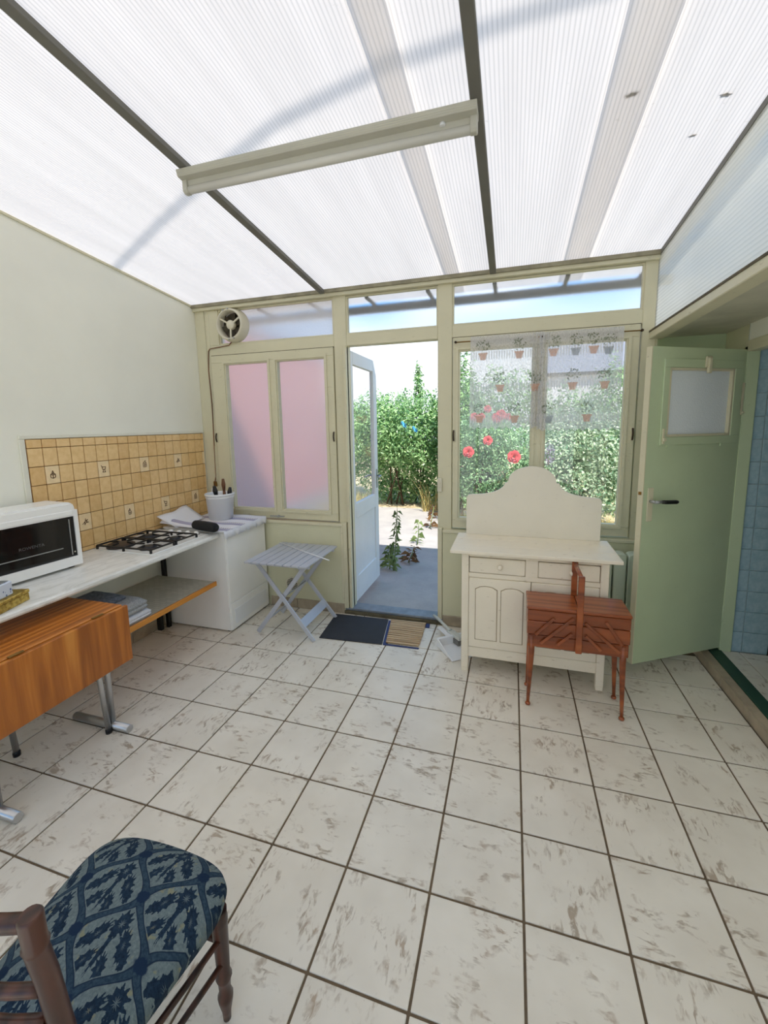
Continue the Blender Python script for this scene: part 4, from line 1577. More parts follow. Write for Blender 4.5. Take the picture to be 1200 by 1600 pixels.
for (x, y) in ((-2.262, 0.642), (-2.590, 0.377)):
    lg = MB().tube([(x, y, 0.018), (x - 0.01, y - 0.03, 0.66)], 0.0145, 10).build('gate_leg', 'chrome', dt)
    MB().lathe([(0.017, 0.0), (0.018, 0.02), (0.015, 0.03)], (x, y, 0), 10).build('rubber_foot', 'black_plastic', lg)

# ---- folding slatted table by the lower wall
ft = empty('folding_table', (-1.85, 2.08, 0), 'grey slatted folding table with crossed legs beside the dryer', 'table')
TX0, TX1, TY0, TY1, TZ = -2.130, -1.565, 1.785, 2.375, 0.655
ns = 8
sw = (TX1 - TX0) / ns
for k in range(ns):
    MB().box(TX0 + k * sw + 0.003, TX0 + (k + 1) * sw - 0.003, TY0, TY1, TZ - 0.014, TZ).build('slat', 'alu', ft, bevel=0.002)
for y in (TY0 + 0.05, TY1 - 0.07):
    MB().box(TX0 + 0.01, TX1 - 0.01, y, y + 0.022, TZ - 0.036, TZ - 0.014).build('slat_rail', 'alu', ft, bevel=0.002)
for y in (1.865, 2.30):          # pair running from upper left to lower right
    MB().bar((TX0 + 0.06, y, TZ - 0.02), (-1.572, y, 0.008), 0.012, 0.034, up=(0.6, 0, 0.6)).build('leg', 'alu', ft, bevel=0.002)
for y in (1.890, 2.275):         # pair running from upper right to lower left
    MB().bar((TX1 - 0.06, y, TZ - 0.02), (-2.105, y, 0.008), 0.012, 0.036, up=(-0.6, 0, 0.6)).build('leg', 'alu', ft, bevel=0.002)
MB().bar((-1.672, 1.865, 0.140), (-1.672, 2.30, 0.140), 0.010, 0.075, up=(0.62, 0, -0.78)).build('stretcher', 'alu', ft, bevel=0.002)
MB().bar((-2.02, 1.89, 0.115), (-2.02, 2.275, 0.115), 0.010, 0.030, up=(-0.62, 0, -0.78)).build('stretcher', 'alu', ft, bevel=0.002)
MB().tube([(-1.845, 1.86, 0.338), (-1.845, 2.31, 0.338)], 0.006, 8).build('pivot_rod', 'steel', ft)
tag(MB().tube([(-2.125, 2.33, TZ + 0.005), (-1.75, 2.12, TZ + 0.005), (-1.46, 1.965, TZ + 0.006)], 0.0045, 8).build('thin_rod', 'white_plastic'),
    'thin pale rod lying across the slatted folding table', 'rod')

# ---- cream sideboard with shaped back board
sb = empty('washstand', (0.06, 2.0, 0), 'cream painted washstand with shaped back board and panelled doors', 'washstand')
BX0, BX1, BY0, BY1 = -0.388, 0.520, 1.785, 2.205
for x, nm in ((BX0, 'l'), (BX1 - 0.048, 'r')):
    mb = MB().box(x, x + 0.048, BY0, BY0 + 0.048, 0.03, 0.862)
    mb.prism([(x + 0.002, 0.0), (x + 0.046, 0.0), (x + 0.048, 0.03), (x, 0.03)], 'Y', BY0 + 0.002, BY0 + 0.046)
    mb.build('front_leg', 'cream_furn', sb, bevel=0.003)
    MB().box(x, x + 0.048, BY1 - 0.048, BY1, 0.0, 0.862).build('rear_leg', 'cream_furn', sb, bevel=0.003)
    xx = x + 0.014 if nm == 'l' else x + 0.016
    MB().box(xx, xx + 0.018, BY0 + 0.04, BY1 - 0.04, 0.12, 0.862).build('side_panel', 'cream_furn', sb)
MB().box(BX0 + 0.04, BX1 - 0.04, BY1 - 0.02, BY1 - 0.01, 0.12, 0.862).build('back_panel', 'cream_furn', sb)
MB().box(BX0 + 0.04, BX1 - 0.04, BY0 + 0.03, BY1 - 0.02, 0.150, 0.168).build('bottom_board', 'cream_furn', sb)
mb = MB()
mb.box(BX0 + 0.046, BX1 - 0.046, BY0 + 0.010, BY0 + 0.034, 0.110, 0.185)
mb.build('bottom_rail', 'cream_furn', sb, bevel=0.003)
mb = MB()
mb.box(BX0 + 0.046, BX1 - 0.046, BY0 + 0.010, BY0 + 0.034, 0.690, 0.722)
mb.box(BX0 + 0.046, BX1 - 0.046, BY0 + 0.010, BY0 + 0.034, 0.834, 0.862)
mb.box(0.026, 0.104, BY0 + 0.010, BY0 + 0.034, 0.722, 0.834)
mb.build('face_frame', 'cream_furn', sb, bevel=0.002)
for a, b in ((BX0 + 0.052, 0.024), (0.106, BX1 - 0.052)):
    d = MB().box(a, b, BY0 + 0.004, BY0 + 0.022, 0.726, 0.830).build('drawer', 'cream_furn', sb, bevel=0.004)
    mx = (a + b) / 2
    MB().lathe([(0.008, 0.004), (0.008, -0.008), (0.017, -0.016), (0.018, -0.024), (0.010, -0.030), (0.001, -0.031)], (mx + 0.02, BY0, 0.780), 16, 'Y').build('knob', 'cream_furn', d)


def arch_panel(x0, x1, z0, z1, y, parent):
    """raised field with a shouldered arch head inside a door"""
    n = 8
    pts = [(x0, z0), (x1, z0), (x1, z1 - 0.030), (x1 - 0.006, z1 - 0.026)]
    for k in range(n + 1):
        t = k / n
        pts.append((x1 - 0.014 - (x1 - x0 - 0.028) * t, z1 - 0.022 + 0.014 * math.sin(PI * t) ** 0.5))
    pts += [(x0 + 0.006, z1 - 0.026), (x0, z1 - 0.030)]
    g = 0.004
    cx, cz = (x0 + x1) / 2, (z0 + z1) / 2
    big = [(cx + (p[0] - cx) * (1 + 2 * g / (x1 - x0)), cz + (p[1] - cz) * (1 + 2 * g / (z1 - z0))) for p in pts]
    rec = MB().prism(big, 'Y', y - 0.0008, y + 0.004).build('panel_groove', 'groove', parent)
    return MB().prism(pts, 'Y', y - 0.005, y + 0.003).build('panel', 'cream_furn', parent, bevel=0.003)


for a, b in ((BX0 + 0.050, 0.062), (0.066, BX1 - 0.050)):
    d = MB().box(a, b, BY0 + 0.002, BY0 + 0.024, 0.190, 0.688).build('door', 'cream_furn', sb, bevel=0.003)
    m_ = (a + b) / 2
    arch_panel(a + 0.046, m_ - 0.014, 0.250, 0.640, BY0 + 0.002, d)
    arch_panel(m_ + 0.014, b - 0.046, 0.250, 0.640, BY0 + 0.002, d)
for a, b in ((1.742, 1.895), (1.897, 2.062), (2.064, 2.215)):
    MB().box(-0.462, 0.585, a, b, 0.864, 0.886).build('top_board', 'cream_furn', sb, bevel=0.003)
# back board outline
bbp = [(-0.400, 0.886), (0.535, 0.886), (0.535, 1.170), (0.523, 1.190), (0.490, 1.196)]
for k in range(1, 9):            # hollow sweep up
    t = k / 8
    a = PI / 2 * t
    bbp.append((0.490 - 0.235 * math.sin(a), 1.196 + 0.095 * (1 - math.cos(a))))
bbp.append((0.238, 1.292))
for k in range(0, 17):
    a = PI * k / 16
    bbp.append((0.0675 + 0.166 * math.cos(a), 1.300 + 0.112 * math.sin(a)))
bbp.append((-0.103, 1.292))
for k in range(8, 0, -1):
    t = k / 8
    a = PI / 2 * t
    bbp.append((-0.355 + 0.235 * math.sin(a), 1.196 + 0.095 * (1 - math.cos(a))))
bbp += [(-0.355, 1.196), (-0.388, 1.190), (-0.400, 1.170)]
MB().prism(bbp, 'Y', 2.188, 2.210).build('back_board', 'cream_board', sb, bevel=0.002)

# ---- cantilever sewing box on legs
sw_ = empty('sewing_box', (0.31, 1.62, 0), 'reddish brown wooden cantilever sewing box on tapered legs', 'sewing box')
SX0, SX1, SY0, SY1 = 0.035, 0.585, 1.512, 1.745
xm = 0.318
for (x, y) in ((SX0 + 0.028, SY0 + 0.018), (SX1 - 0.028, SY0 + 0.018), (SX0 + 0.028, SY1 - 0.018), (SX1 - 0.028, SY1 - 0.018)):
    sx = -0.012 if x < xm else 0.012
    lg = MB().tube([(x + sx, y, 0.018), (x + sx * .7, y, 0.12), (x, y, 0.36), (x, y, 0.46)], [0.0095, 0.012, 0.018, 0.018], 12).build('leg', 'mahogany', sw_)
    MB().lathe([(0.008, 0.0), (0.015, 0.005), (0.016, 0.012), (0.010, 0.022)], (x + sx, y, 0), 12).build('foot', 'mahogany', lg)
MB().box(SX0 + 0.004, SX1 - 0.004, SY0 + 0.004, SY1 - 0.004, 0.392, 0.468).build('base_tray', 'mahogany', sw_, bevel=0.004)
for (a, b) in ((SX0, xm - 0.002), (xm + 0.002, SX1)):
    MB().box(a, b, SY0, SY1, 0.472, 0.556).build('tray', 'mahogany', sw_, bevel=0.004)
    t_ = MB().box(a, b, SY0, SY1, 0.560, 0.628).build('tray', 'mahogany', sw_, bevel=0.004)
    MB().box(a - 0.004 if a < 0.1 else a, b + 0.004 if b > 0.5 else b, SY0 - 0.006, SY1 + 0.006, 0.630, 0.648).build('lid', 'mahogany', sw_, bevel=0.004)
for yy in (SY0 - 0.009, SY1 + 0.009):
    s = 1 if yy > 1.6 else -1
    arms = [((xm - 0.235, 0.425 + .05), (xm - 0.135, 0.590)), ((xm - 0.205, 0.425), (xm - 0.030, 0.600)), ((xm - 0.115, 0.425), (xm - 0.035, 0.505)),
            ((xm + 0.225, 0.470), (xm + 0.140, 0.600)), ((xm + 0.215, 0.425), (xm + 0.030, 0.580)), ((xm + 0.120, 0.425), (xm + 0.035, 0.505))]
    for (p, q) in arms:
        MB().bar((p[0], yy, p[1]), (q[0], yy, q[1]), 0.007, 0.017, up=(-(q[1] - p[1]), 0, q[0] - p[0])).build('arm', 'mahogany', sw_, bevel=0.002)
    MB().box(xm - 0.017, xm + 0.017, yy - 0.008 + s * 0.008, yy + 0.008 + s * 0.008, 0.395, 0.862).build('handle_post', 'mahogany', sw_, bevel=0.004)
MB().tube([(xm, SY0 - 0.022, 0.850), (xm, SY1 + 0.022, 0.850)], 0.0115, 12).build('handle_bar', 'mahogany', sw_)

# ---- upholstered chair in the foreground
ch = empty('upholstered_chair', (-1.06, -0.33, 0), 'dark wooden chair with blue patterned upholstered seat in the foreground', 'chair')


def seat():
    nu, nv = 36, 36
    vs, fs = [], []
    zt, zb = 0.425, 0.385
    yf, yk = -0.104, -0.555

    def outline(sx, sy):
        # superellipse-rounded trapezoid
        y = yk + (yf - yk) * (sy + 1) / 2
        hw = 0.190 + (0.256 - 0.190) * (sy + 1) / 2
        return Vector((-1.062 + sx * hw, y - 0.0 + 0.022 * (1 - sx * sx) * (sy > 0) * sy, 0))

    def sq(u, v):
        # square -> rounded square
        x, y = 2 * u - 1, 2 * v - 1
        p = 5.0
        r = max(abs(x), abs(y))
        if r < 1e-6:
            return 0, 0
        n = (abs(x / r) ** p + abs(y / r) ** p) ** (1 / p)
        return x / n, y / n
    for i in range(nu + 1):
        for j in range(nv + 1):
            x, y = sq(i / nu, j / nv)
            P = outline(x, y)
            r = max(abs(2 * i / nu - 1), abs(2 * j / nv - 1))
            z = zt + 0.062 * (1 - r ** 3.2) - 0.0
            P.z = z
            vs.append(P)
    for i in range(nu):
        for j in range(nv):
            a = i * (nv + 1) + j
            fs.append((a, a + nv + 1, a + nv + 2, a + 1))
    # skirt
    rim = [i * (nv + 1) for i in range(nu + 1)] + [nu * (nv + 1) + j for j in range(1, nv + 1)] + \
          [i * (nv + 1) + nv for i in range(nu - 1, -1, -1)] + [j for j in range(nv - 1, 0, -1)]
    b0 = len(vs)
    for k in rim:
        P = Vector(vs[k])
        d = (P - Vector((-1.062, -0.33, P.z)))
        P2 = P + d.normalized() * 0.004
        P2.z = zt - 0.02
        vs.append(P2)
    b1 = len(vs)
    for k in rim:
        P = Vector(vs[k])
        P.z = zb - 0.015
        d = (P - Vector((-1.062, -0.33, P.z)))
        P -= d.normalized() * 0.006
        vs.append(P)
    n = len(rim)
    for k in range(n):
        k2 = (k + 1) % n
        fs.append((rim[k], rim[k2], b0 + k2, b0 + k))
        fs.append((b0 + k, b0 + k2, b1 + k2, b1 + k))
    fs.append(tuple(b1 + k for k in range(n)))
    mb = MB()
    mb.smooth = True
    mb.add(vs, fs)
    return mb


seat().build('seat', 'tapestry', ch, origin=(-1.062, -0.33, 0.43))
LEGP = [(0.011, 0.0), (0.013, 0.03), (0.020, 0.065), (0.022, 0.085), (0.016, 0.10), (0.018, 0.135), (0.023, 0.150), (0.018, 0.165), (0.0205, 0.25), (0.022, 0.33), (0.0235, 0.345), (0.021, 0.355), (0.022, 0.375)]
for x in (-0.846, -1.278):
    MB().lathe(LEGP, (x, -0.158, 0), 14).build('front_leg', 'chair_wood', ch)
PT, PB_ = (-0.905, -0.548), (-0.900, -0.518)
for s in (1, -1):
    cx_ = -1.062
    tx_, bx_ = cx_ + s * (PT[0] - cx_), cx_ + s * (PB_[0] - cx_)
    MB().tube([(bx_, PB_[1] - 0.02, 0.0), (bx_, PB_[1], 0.25), (bx_, PB_[1], 0.45), (tx_, PT[1] + 0.010, 0.70), (tx_, PT[1], 0.775), (tx_, PT[1], 0.785), (tx_, PT[1], 0.79), (tx_, PT[1] - 0.002, 0.846), (tx_, PT[1] - 0.002, 0.852)],
              [0.015, 0.019, 0.020, 0.0195, 0.0195, 0.0225, 0.0195, 0.0205, 0.017], 16).build('back_post', 'chair_wood', ch)


def bow(z, r, sag=0.034, name='back_rail'):
    pts = []
    for k in range(13):
        t = k / 12
        x = -0.915 + (-1.209 + 0.915) * t
        pts.append((x, PT[1] + 0.004 - sag * math.sin(PI * t), z))
    MB().tube(pts, r, 10).build(name, 'chair_wood', ch)


bow(0.823, 0.0155)
bow(0.672, 0.012)
bow(0.598, 0.012)
for z in (0.290, 0.205):
    for s in (1, -1):
        MB().tube([(-1.062 + s * 0.222, -0.165, z), (-1.062 + s * 0.163, -0.515, z)], 0.0085, 8).build('side_stretcher', 'chair_wood', ch)
MB().tube([(-0.845, -0.155, 0.262), (-1.279, -0.155, 0.262)], 0.009, 8).build('front_stretcher', 'chair_wood', ch)

# ---- mats at the garden door
def quad_mat(name, pts, z0, z1, mat):
    mb = MB()
    mb.prism([(p[0], p[1]) for p in pts], 'Z', z0, z1)
    return mb.build(name, mat, bevel=0.0015)


tag(quad_mat('door_mat', [(-1.560, 1.935), (-1.030, 1.965), (-1.100, 2.385), (-1.600, 2.370)], 0.0005, 0.009, 'rubber'), 'black rubber door mat lying left of the slatted mat', 'mat')
sm_ = empty('slatted_mat', (-0.88, 2.2, 0), 'wooden slatted mat with blue binding in front of doorway', 'mat')
for q in ([(-1.022, 1.965), (-0.995, 1.967), (-1.062, 2.372), (-1.092, 2.370)], [(-0.995, 1.967), (-0.737, 1.975), (-0.735, 1.990), (-0.998, 1.982)], [(-0.78, 2.330), (-0.72, 2.332), (-0.725, 2.398), (-0.785, 2.396)]):
    MB().prism(q, 'Z', 0.0005, 0.006).build('binding', 'blue_fabric', sm_)
nsl = 13
for k in range(nsl):
    t = (k + 0.5) / nsl
    yy = 1.992 + (2.385 - 1.992) * t
    xl = -1.005 + (-1.072 + 1.005) * t
    MB().bar((xl, yy, 0.011), (-0.740 - 0.018 * t, yy + 0.012, 0.011), 0.0205, 0.010).build('slat', 'bamboo', sm_, bevel=0.002)

# ---- dustpan and brush beside the washstand
dp = empty('dustpan', (-0.52, 2.2, 0), 'white plastic dustpan lying between doorway and washstand', 'dustpan')
mb = MB()
th = math.radians(-52)
R_ = Matrix.Translation((-0.50, 2.115, 0)) @ Matrix.Rotation(th, 4, 'Z')
mb.prism([(-0.02, -0.11), (0.22, -0.12), (0.22, 0.12), (-0.02, 0.11)], 'Z', 0.003, 0.008)
mb.box(-0.025, 0.0, -0.112, 0.112, 0.003, 0.07)
mb.prism([(-0.02, 0.003), (0.22, 0.003), (0.20, 0.012), (-0.02, 0.07)], 'Y', -0.122, -0.112)
mb.prism([(-0.02, 0.003), (0.22, 0.003), (0.20, 0.012), (-0.02, 0.07)], 'Y', 0.112, 0.122)
mb.xform(R_).build('pan', 'white_plastic', dp, bevel=0.002)
hp = MB().box(-0.20, -0.02, -0.022, 0.022, 0.045, 0.062).xform(R_)
hp.build('pan_handle', 'white_plastic', dp, bevel=0.006, seg=2)
hb_ = empty('hand_brush', (-0.55, 2.25, 0), 'grey hand brush resting in the white dustpan', 'brush')
MB().tube([(-0.688, 2.368, 0.105), (-0.640, 2.325, 0.098), (-0.59, 2.27, 0.086), (-0.52, 2.20, 0.070)], [0.010, 0.013, 0.012, 0.015], 10).build('brush_handle', 'pan_inner', hb_)
mb = MB().box(-0.01, 0.15, -0.028, 0.028, 0.052, 0.075).xform(Matrix.Translation((-0.525, 2.205, 0)) @ Matrix.Rotation(math.radians(-45), 4, 'Z'))
mb.build('brush_back', 'pan_inner', hb_, bevel=0.004)
mb = MB().box(-0.005, 0.145, -0.032, 0.032, 0.012, 0.052).xform(Matrix.Translation((-0.525, 2.205, 0)) @ Matrix.Rotation(math.radians(-45), 4, 'Z'))
mb.build('bristles', 'bristle', hb_)

# ---- radiator behind the washstand
rd = empty('radiator', (0.2, 2.34, 0), 'pale green sectional radiator behind the washstand', 'radiator')
M['radiator'] = painted('radiator_paint', (212, 220, 200), (140, 140, 116), 0.4, 0.4)
for k in range(9):
    x = 0.01 + k * 0.092
    poly = [(x, 0.14)]
    for q in range(0, 9):
        a = PI * q / 8
        poly_pt = (x + 0.041 - 0.041 * math.cos(a), 0.752 + 0.024 * math.sin(a))
        poly.append(poly_pt)
    poly.append((x + 0.082, 0.14))
    MB().prism(poly, 'Y', 2.290, 2.388).build('section', 'radiator', rd, bevel=0.006)
MB().tube([(0.0, 2.34, 0.70), (0.83, 2.34, 0.70)], 0.016, 8).tube([(0.0, 2.34, 0.18), (0.83, 2.34, 0.18)], 0.016, 8).build('header_pipe', 'radiator', rd)
for x in (0.05, 0.70):
    MB().box(x, x + 0.02, 2.31, 2.37, 0.0, 0.145).build('foot', 'radiator', rd)

# ---- green door standing open over the room
gd = empty('door_2', (1.40, 2.42, 0.09), kind='structure')
A_, B_ = Vector((0.735, 2.005)), Vector((1.388, 2.400))
du = (B_ - A_)
DLEN = du.length
du.normalize()
dn = Vector((du.y, -du.x))                              # faces the camera
gm = Matrix((Vector((du.x, du.y, 0)), Vector((-dn.x, -dn.y, 0)), Vector((0, 0, 1)))).transposed().to_4x4()
gm.translation = Vector((A_.x, A_.y, 0))


def gdb(mb):
    return mb.xform(gm)


W0, W1, WZ0, WZ1 = 0.140, 0.664, 1.625, 2.050
mb = MB()
mb.box(0, W0, 0, 0.038, 0.095, 2.178)
mb.box(W1, DLEN, 0, 0.038, 0.095, 2.178)
mb.box(W0, W1, 0, 0.038, 0.095, WZ0)
mb.box(W0, W1, 0, 0.038, WZ1, 2.178)
gdb(mb).build('door_leaf', 'door_green', gd)
gdb(MB().box(-0.006, 0.0, -0.001, 0.039, 0.095, 2.178)).build('door_edge', 'frame', gd)
gdb(MB().box(W0, W1, 0.016, 0.022, WZ0, WZ1)).build('pane', 'pebble', gd)
fr = MB()
fr.box(0.092, 0.735, -0.010, 0.0, WZ0 - 0.055, WZ0 - 0.004)
fr.box(0.092, 0.735, -0.010, 0.0, WZ1 + 0.004, WZ1 + 0.055)
fr.box(0.092, W0 - 0.004, -0.010, 0.0, WZ0 - 0.004, WZ1 + 0.004)
fr.box(W1 + 0.004, 0.735, -0.010, 0.0, WZ0 - 0.004, WZ1 + 0.004)
hatch = gdb(fr).build('hatch_frame', 'door_green', gd, bevel=0.002)
gdb(MB().box(W0 - 0.002, W0 + 0.012, -0.006, 0.016, WZ0, WZ1).box(W1 - 0.012, W1 + 0.002, -0.006, 0.016, WZ0, WZ1).box(W0, W1, -0.006, 0.016, WZ0 - 0.002, WZ0 + 0.012).box(W0, W1, -0.006, 0.016, WZ1 - 0.012, WZ1 + 0.002)).build('glazing_bead', 'frame', hatch)
gdb(MB().box(0.405, 0.455, -0.020, -0.008, 2.055, 2.125).box(0.417, 0.443, -0.030, -0.012, 2.02, 2.115)).build('hatch_catch', 'frame', hatch, bevel=0.003)
gdb(MB().box(0.745, 0.757, -0.010, -0.002, 1.755, 1.965).lathe([(0.008, 0.0), (0.008, -0.012)], (0.751, -0.010, 1.77), 8, 'Y')).build('hatch_stay', 'frame', hatch)
gdb(MB().box(0.105, 0.118, -0.018, -0.008, WZ0 - 0.045, WZ0 + 0.05).lathe([(0.011, 0), (0.011, -0.018)], (0.1115, -0.010, WZ0 - 0.02), 10, 'Y')).build('hatch_stay', 'frame', hatch)
for s in (0.18, 0.62):
    gdb(MB().box(s - 0.03, s + 0.03, -0.012, -0.002, WZ0 - 0.072, WZ0 - 0.054)).build('hinge', 'door_green', hatch)
hd = gdb(MB().box(0.030, 0.075, -0.006, 0.0, 1.080, 1.300)).build('handle_plate', 'frame', gd, bevel=0.002)
mb = MB().tube([(0.052, 0.0, 1.213), (0.052, -0.045, 1.213)], 0.010, 10)
mb.tube([(0.052, -0.045, 1.213), (0.10, -0.05, 1.213)], 0.010, 10)
mb.cur = 1
mb.tube([(0.095, -0.05, 1.213), (0.13, -0.052, 1.210), (0.21, -0.052, 1.206), (0.222, -0.052, 1.206)], [0.011, 0.0125, 0.0135, 0.010], 10)
gdb(mb).build('lever', ['steel', 'black_plastic'], hd)
gdb(MB().box(-0.012, -0.004, 0.010, 0.028, 1.255, 1.275)).build('latch_bolt', 'brass', gd)
for z in (0.35, 1.9):
    gdb(MB().tube([(DLEN + 0.006, 0.0, z - 0.06), (DLEN + 0.006, 0.0, z + 0.06)], 0.009, 8)).build('hinge', 'door_green', gd)
tag(MB().box(1.10, 1.18, 2.42, 2.47, 0.0, 0.028).lathe([(0.02, 0.02), (0.02, 0.034)], (1.14, 2.445, 0), 10).build('door_wedge', 'white_plastic'),
    'small white wedge on the floor under the green door', 'wedge')

# ---- extractor fan on the transom glass
ef = empty('extractor_fan', (-2.578, 2.46, 2.66), 'round ivory extractor fan mounted in the frosted transom pane', 'fan')
FC = (-2.578, 0, 2.663)
MB().lathe([(0.150, 2.499), (0.152, 2.472), (0.146, 2.452), (0.142, 2.405), (0.130, 2.392), (0.122, 2.396), (0.118, 2.44), (0.118, 2.480)], FC, 36, 'Y', cap=False).build('housing', 'ivory_plastic', ef)
MB().lathe([(0.118, 2.482), (0.118, 2.486)], FC, 30, 'Y').build('back_plate', 'fan_dark', ef)
MB().lathe([(0.030, 2.475), (0.042, 2.45), (0.042, 2.420), (0.036, 2.412), (0.002, 2.410)], FC, 24, 'Y').build('hub', 'ivory_plastic', ef)
for k in range(3):
    a = PI / 2 + k * 2 * PI / 3 + PI
    c, s = math.cos(a), math.sin(a)
    MB().bar((FC[0] + 0.036 * c, 2.425, FC[2] + 0.036 * s), (FC[0] + 0.122 * c, 2.420, FC[2] + 0.122 * s), 0.014, 0.010, up=(0, 1, 0)).build('spoke', 'ivory_plastic', ef)
for k in range(6):
    a = k * PI / 3 + 0.3
    c, s = math.cos(a), math.sin(a)
    p0, p1 = Vector((FC[0] + 0.03 * c, 2.462, FC[2] + 0.03 * s)), Vector((FC[0] + 0.108 * c, 2.455, FC[2] + 0.108 * s))
    MB().bar(p0, p1, 0.004, 0.052, up=(-s * 0.8, 0.5, c * 0.8)).build('blade', 'fan_dark', ef)
for a in (0.5 * PI, -0.5 * PI, 0.62 * PI, -0.38 * PI):
    MB().lathe([(0.007, 2.396), (0.007, 2.386), (0.003, 2.384)], (FC[0] + 0.136 * math.cos(a), 0, FC[2] + 0.136 * math.sin(a)), 8, 'Y').build('screw', 'steel', ef)

# ---- fan cable and plug on the corner post
cb = empty('fan_cable', (-2.9, 2.45, 1.1), 'thin cable running down the corner post to a white plug', 'cable')
MB().tube([(-2.60, 2.452, 2.515), (-2.63, 2.452, 2.488), (-2.845, 2.452, 2.470), (-2.862, 2.453, 2.45), (-2.878, 2.453, 2.27), (-2.866, 2.453, 1.95), (-2.874, 2.452, 1.60), (-2.880, 2.452, 1.25), (-2.902, 2.450, 1.17), (-2.905, 2.448, 1.11)], 0.0045, 6).build('wire', 'brown_wood', cb)
MB().tube([(-2.89, 2.455, 2.83), (-2.885, 2.455, 2.3), (-2.872, 2.453, 1.75), (-2.878, 2.453, 1.25), (-2.858, 2.450, 1.16)], 0.004, 6).build('wire', 'frame', cb)
MB().lathe([(0.018, 1.065), (0.021, 1.085), (0.021, 1.125), (0.010, 1.14)], (-2.905, 2.438, 0), 12).build('plug', 'white_plastic', cb)
MB().box(-2.915, -2.875, 2.452, 2.46, 1.15, 1.20).build('clip', 'brass', cb)

# ---- strip light slung between the rafters
sl = empty('strip_light', (-0.96, 0.92, 2.98), 'long unlit fluorescent strip light hung between two rafters', 'light')
LX0, LX1 = -1.690, -0.238
MB().prism([(0.862, 2.990), (0.872, 2.960), (0.905, 2.955), (0.945, 2.955), (0.950, 2.985)], 'X', LX0, LX1).build('batten', 'batten_grey', sl, bevel=0.002)
for z in (2.968, 2.976, 2.984):
    MB().box(LX0 + 0.002, LX1 - 0.002, 0.862 + (2.99 - z) * 0.30, 0.8665 + (2.99 - z) * 0.30, z - 0.0012, z + 0.0012).build('batten_groove', 'soffit', sl)
MB().prism([(0.905, 2.958), (0.940, 2.958), (0.932, 2.925), (0.913, 2.925)], 'X', LX0 + 0.03, LX1 - 0.03).build('reflector', 'batten_grey', sl)
MB().tube([(LX0 + 0.030, 0.920, 2.918), (LX1 - 0.030, 0.920, 2.918)], 0.0190, 16).build('tube', 'tube', sl)
for x in (LX0 + 0.002, LX1 - 0.030):
    MB().prism([(0.898, 2.960), (0.943, 2.960), (0.943, 2.912), (0.932, 2.898), (0.908, 2.898), (0.898, 2.912)], 'X', x, x + 0.028).build('lamp_holder', 'batten_grey', sl, bevel=0.003)
MB().lathe([(0.012, 0.0), (0.012, 0.012)], (-0.38, 0.905, 2.944), 10).build('starter', 'white_plastic', sl)

# ---- light switch on the door post, round grille in the lower wall
swt = empty('switch_box', (-0.646, 2.46, 1.22), 'narrow cream switch box on the post right of the doorway', 'switch')
MB().box(-0.668, -0.628, 2.436, 2.4595, 1.165, 1.282).build('case', 'ivory_plastic', swt, bevel=0.004)
MB().box(-0.656, -0.640, 2.431, 2.437, 1.205, 1.245).build('rocker', 'ivory_plastic', swt, bevel=0.002)
vg = empty('wall_vent', (-2.066, YB, 0.232), 'round dark vent grille low in the wall behind folding table', 'vent')
MB().lathe([(0.070, 2.4195), (0.068, 2.411), (0.058, 2.410), (0.056, 2.417)], (-2.066, 0, 0.232), 24, 'Y', cap=False).build('rim', 'ivory_plastic', vg)
MB().lathe([(0.058, 2.4185), (0.058, 2.4192)], (-2.066, 0, 0.232), 24, 'Y').build('void', 'black_plastic', vg)
for k in range(-3, 4):
    z = 0.232 + k * 0.015
    hw = math.sqrt(max(0.0, 0.057 ** 2 - (k * 0.015) ** 2))
    MB().box(-2.066 - hw, -2.066 + hw, 2.412, 2.417, z - 0.0025, z + 0.0025).build('louvre', 'ivory_plastic', vg)

# ---- net curtains on a rod
rod = empty('curtain_rod', (0.12, 2.425, 2.36), 'thin curtain rod across the right-hand window', 'curtain rod')
MB().tube([(-0.520, 2.424, 2.362), (0.775, 2.424, 2.352)], 0.0045, 8).build('rod', 'brass', rod)
for x, z in ((-0.520, 2.362), (0.12, 2.357), (0.775, 2.352)):
    MB().lathe([(0.006, 2.447), (0.009, 2.43), (0.010, 2.418), (0.004, 2.412)], (x, 0, z), 10, 'Y').build('hook', 'dark_metal', rod)


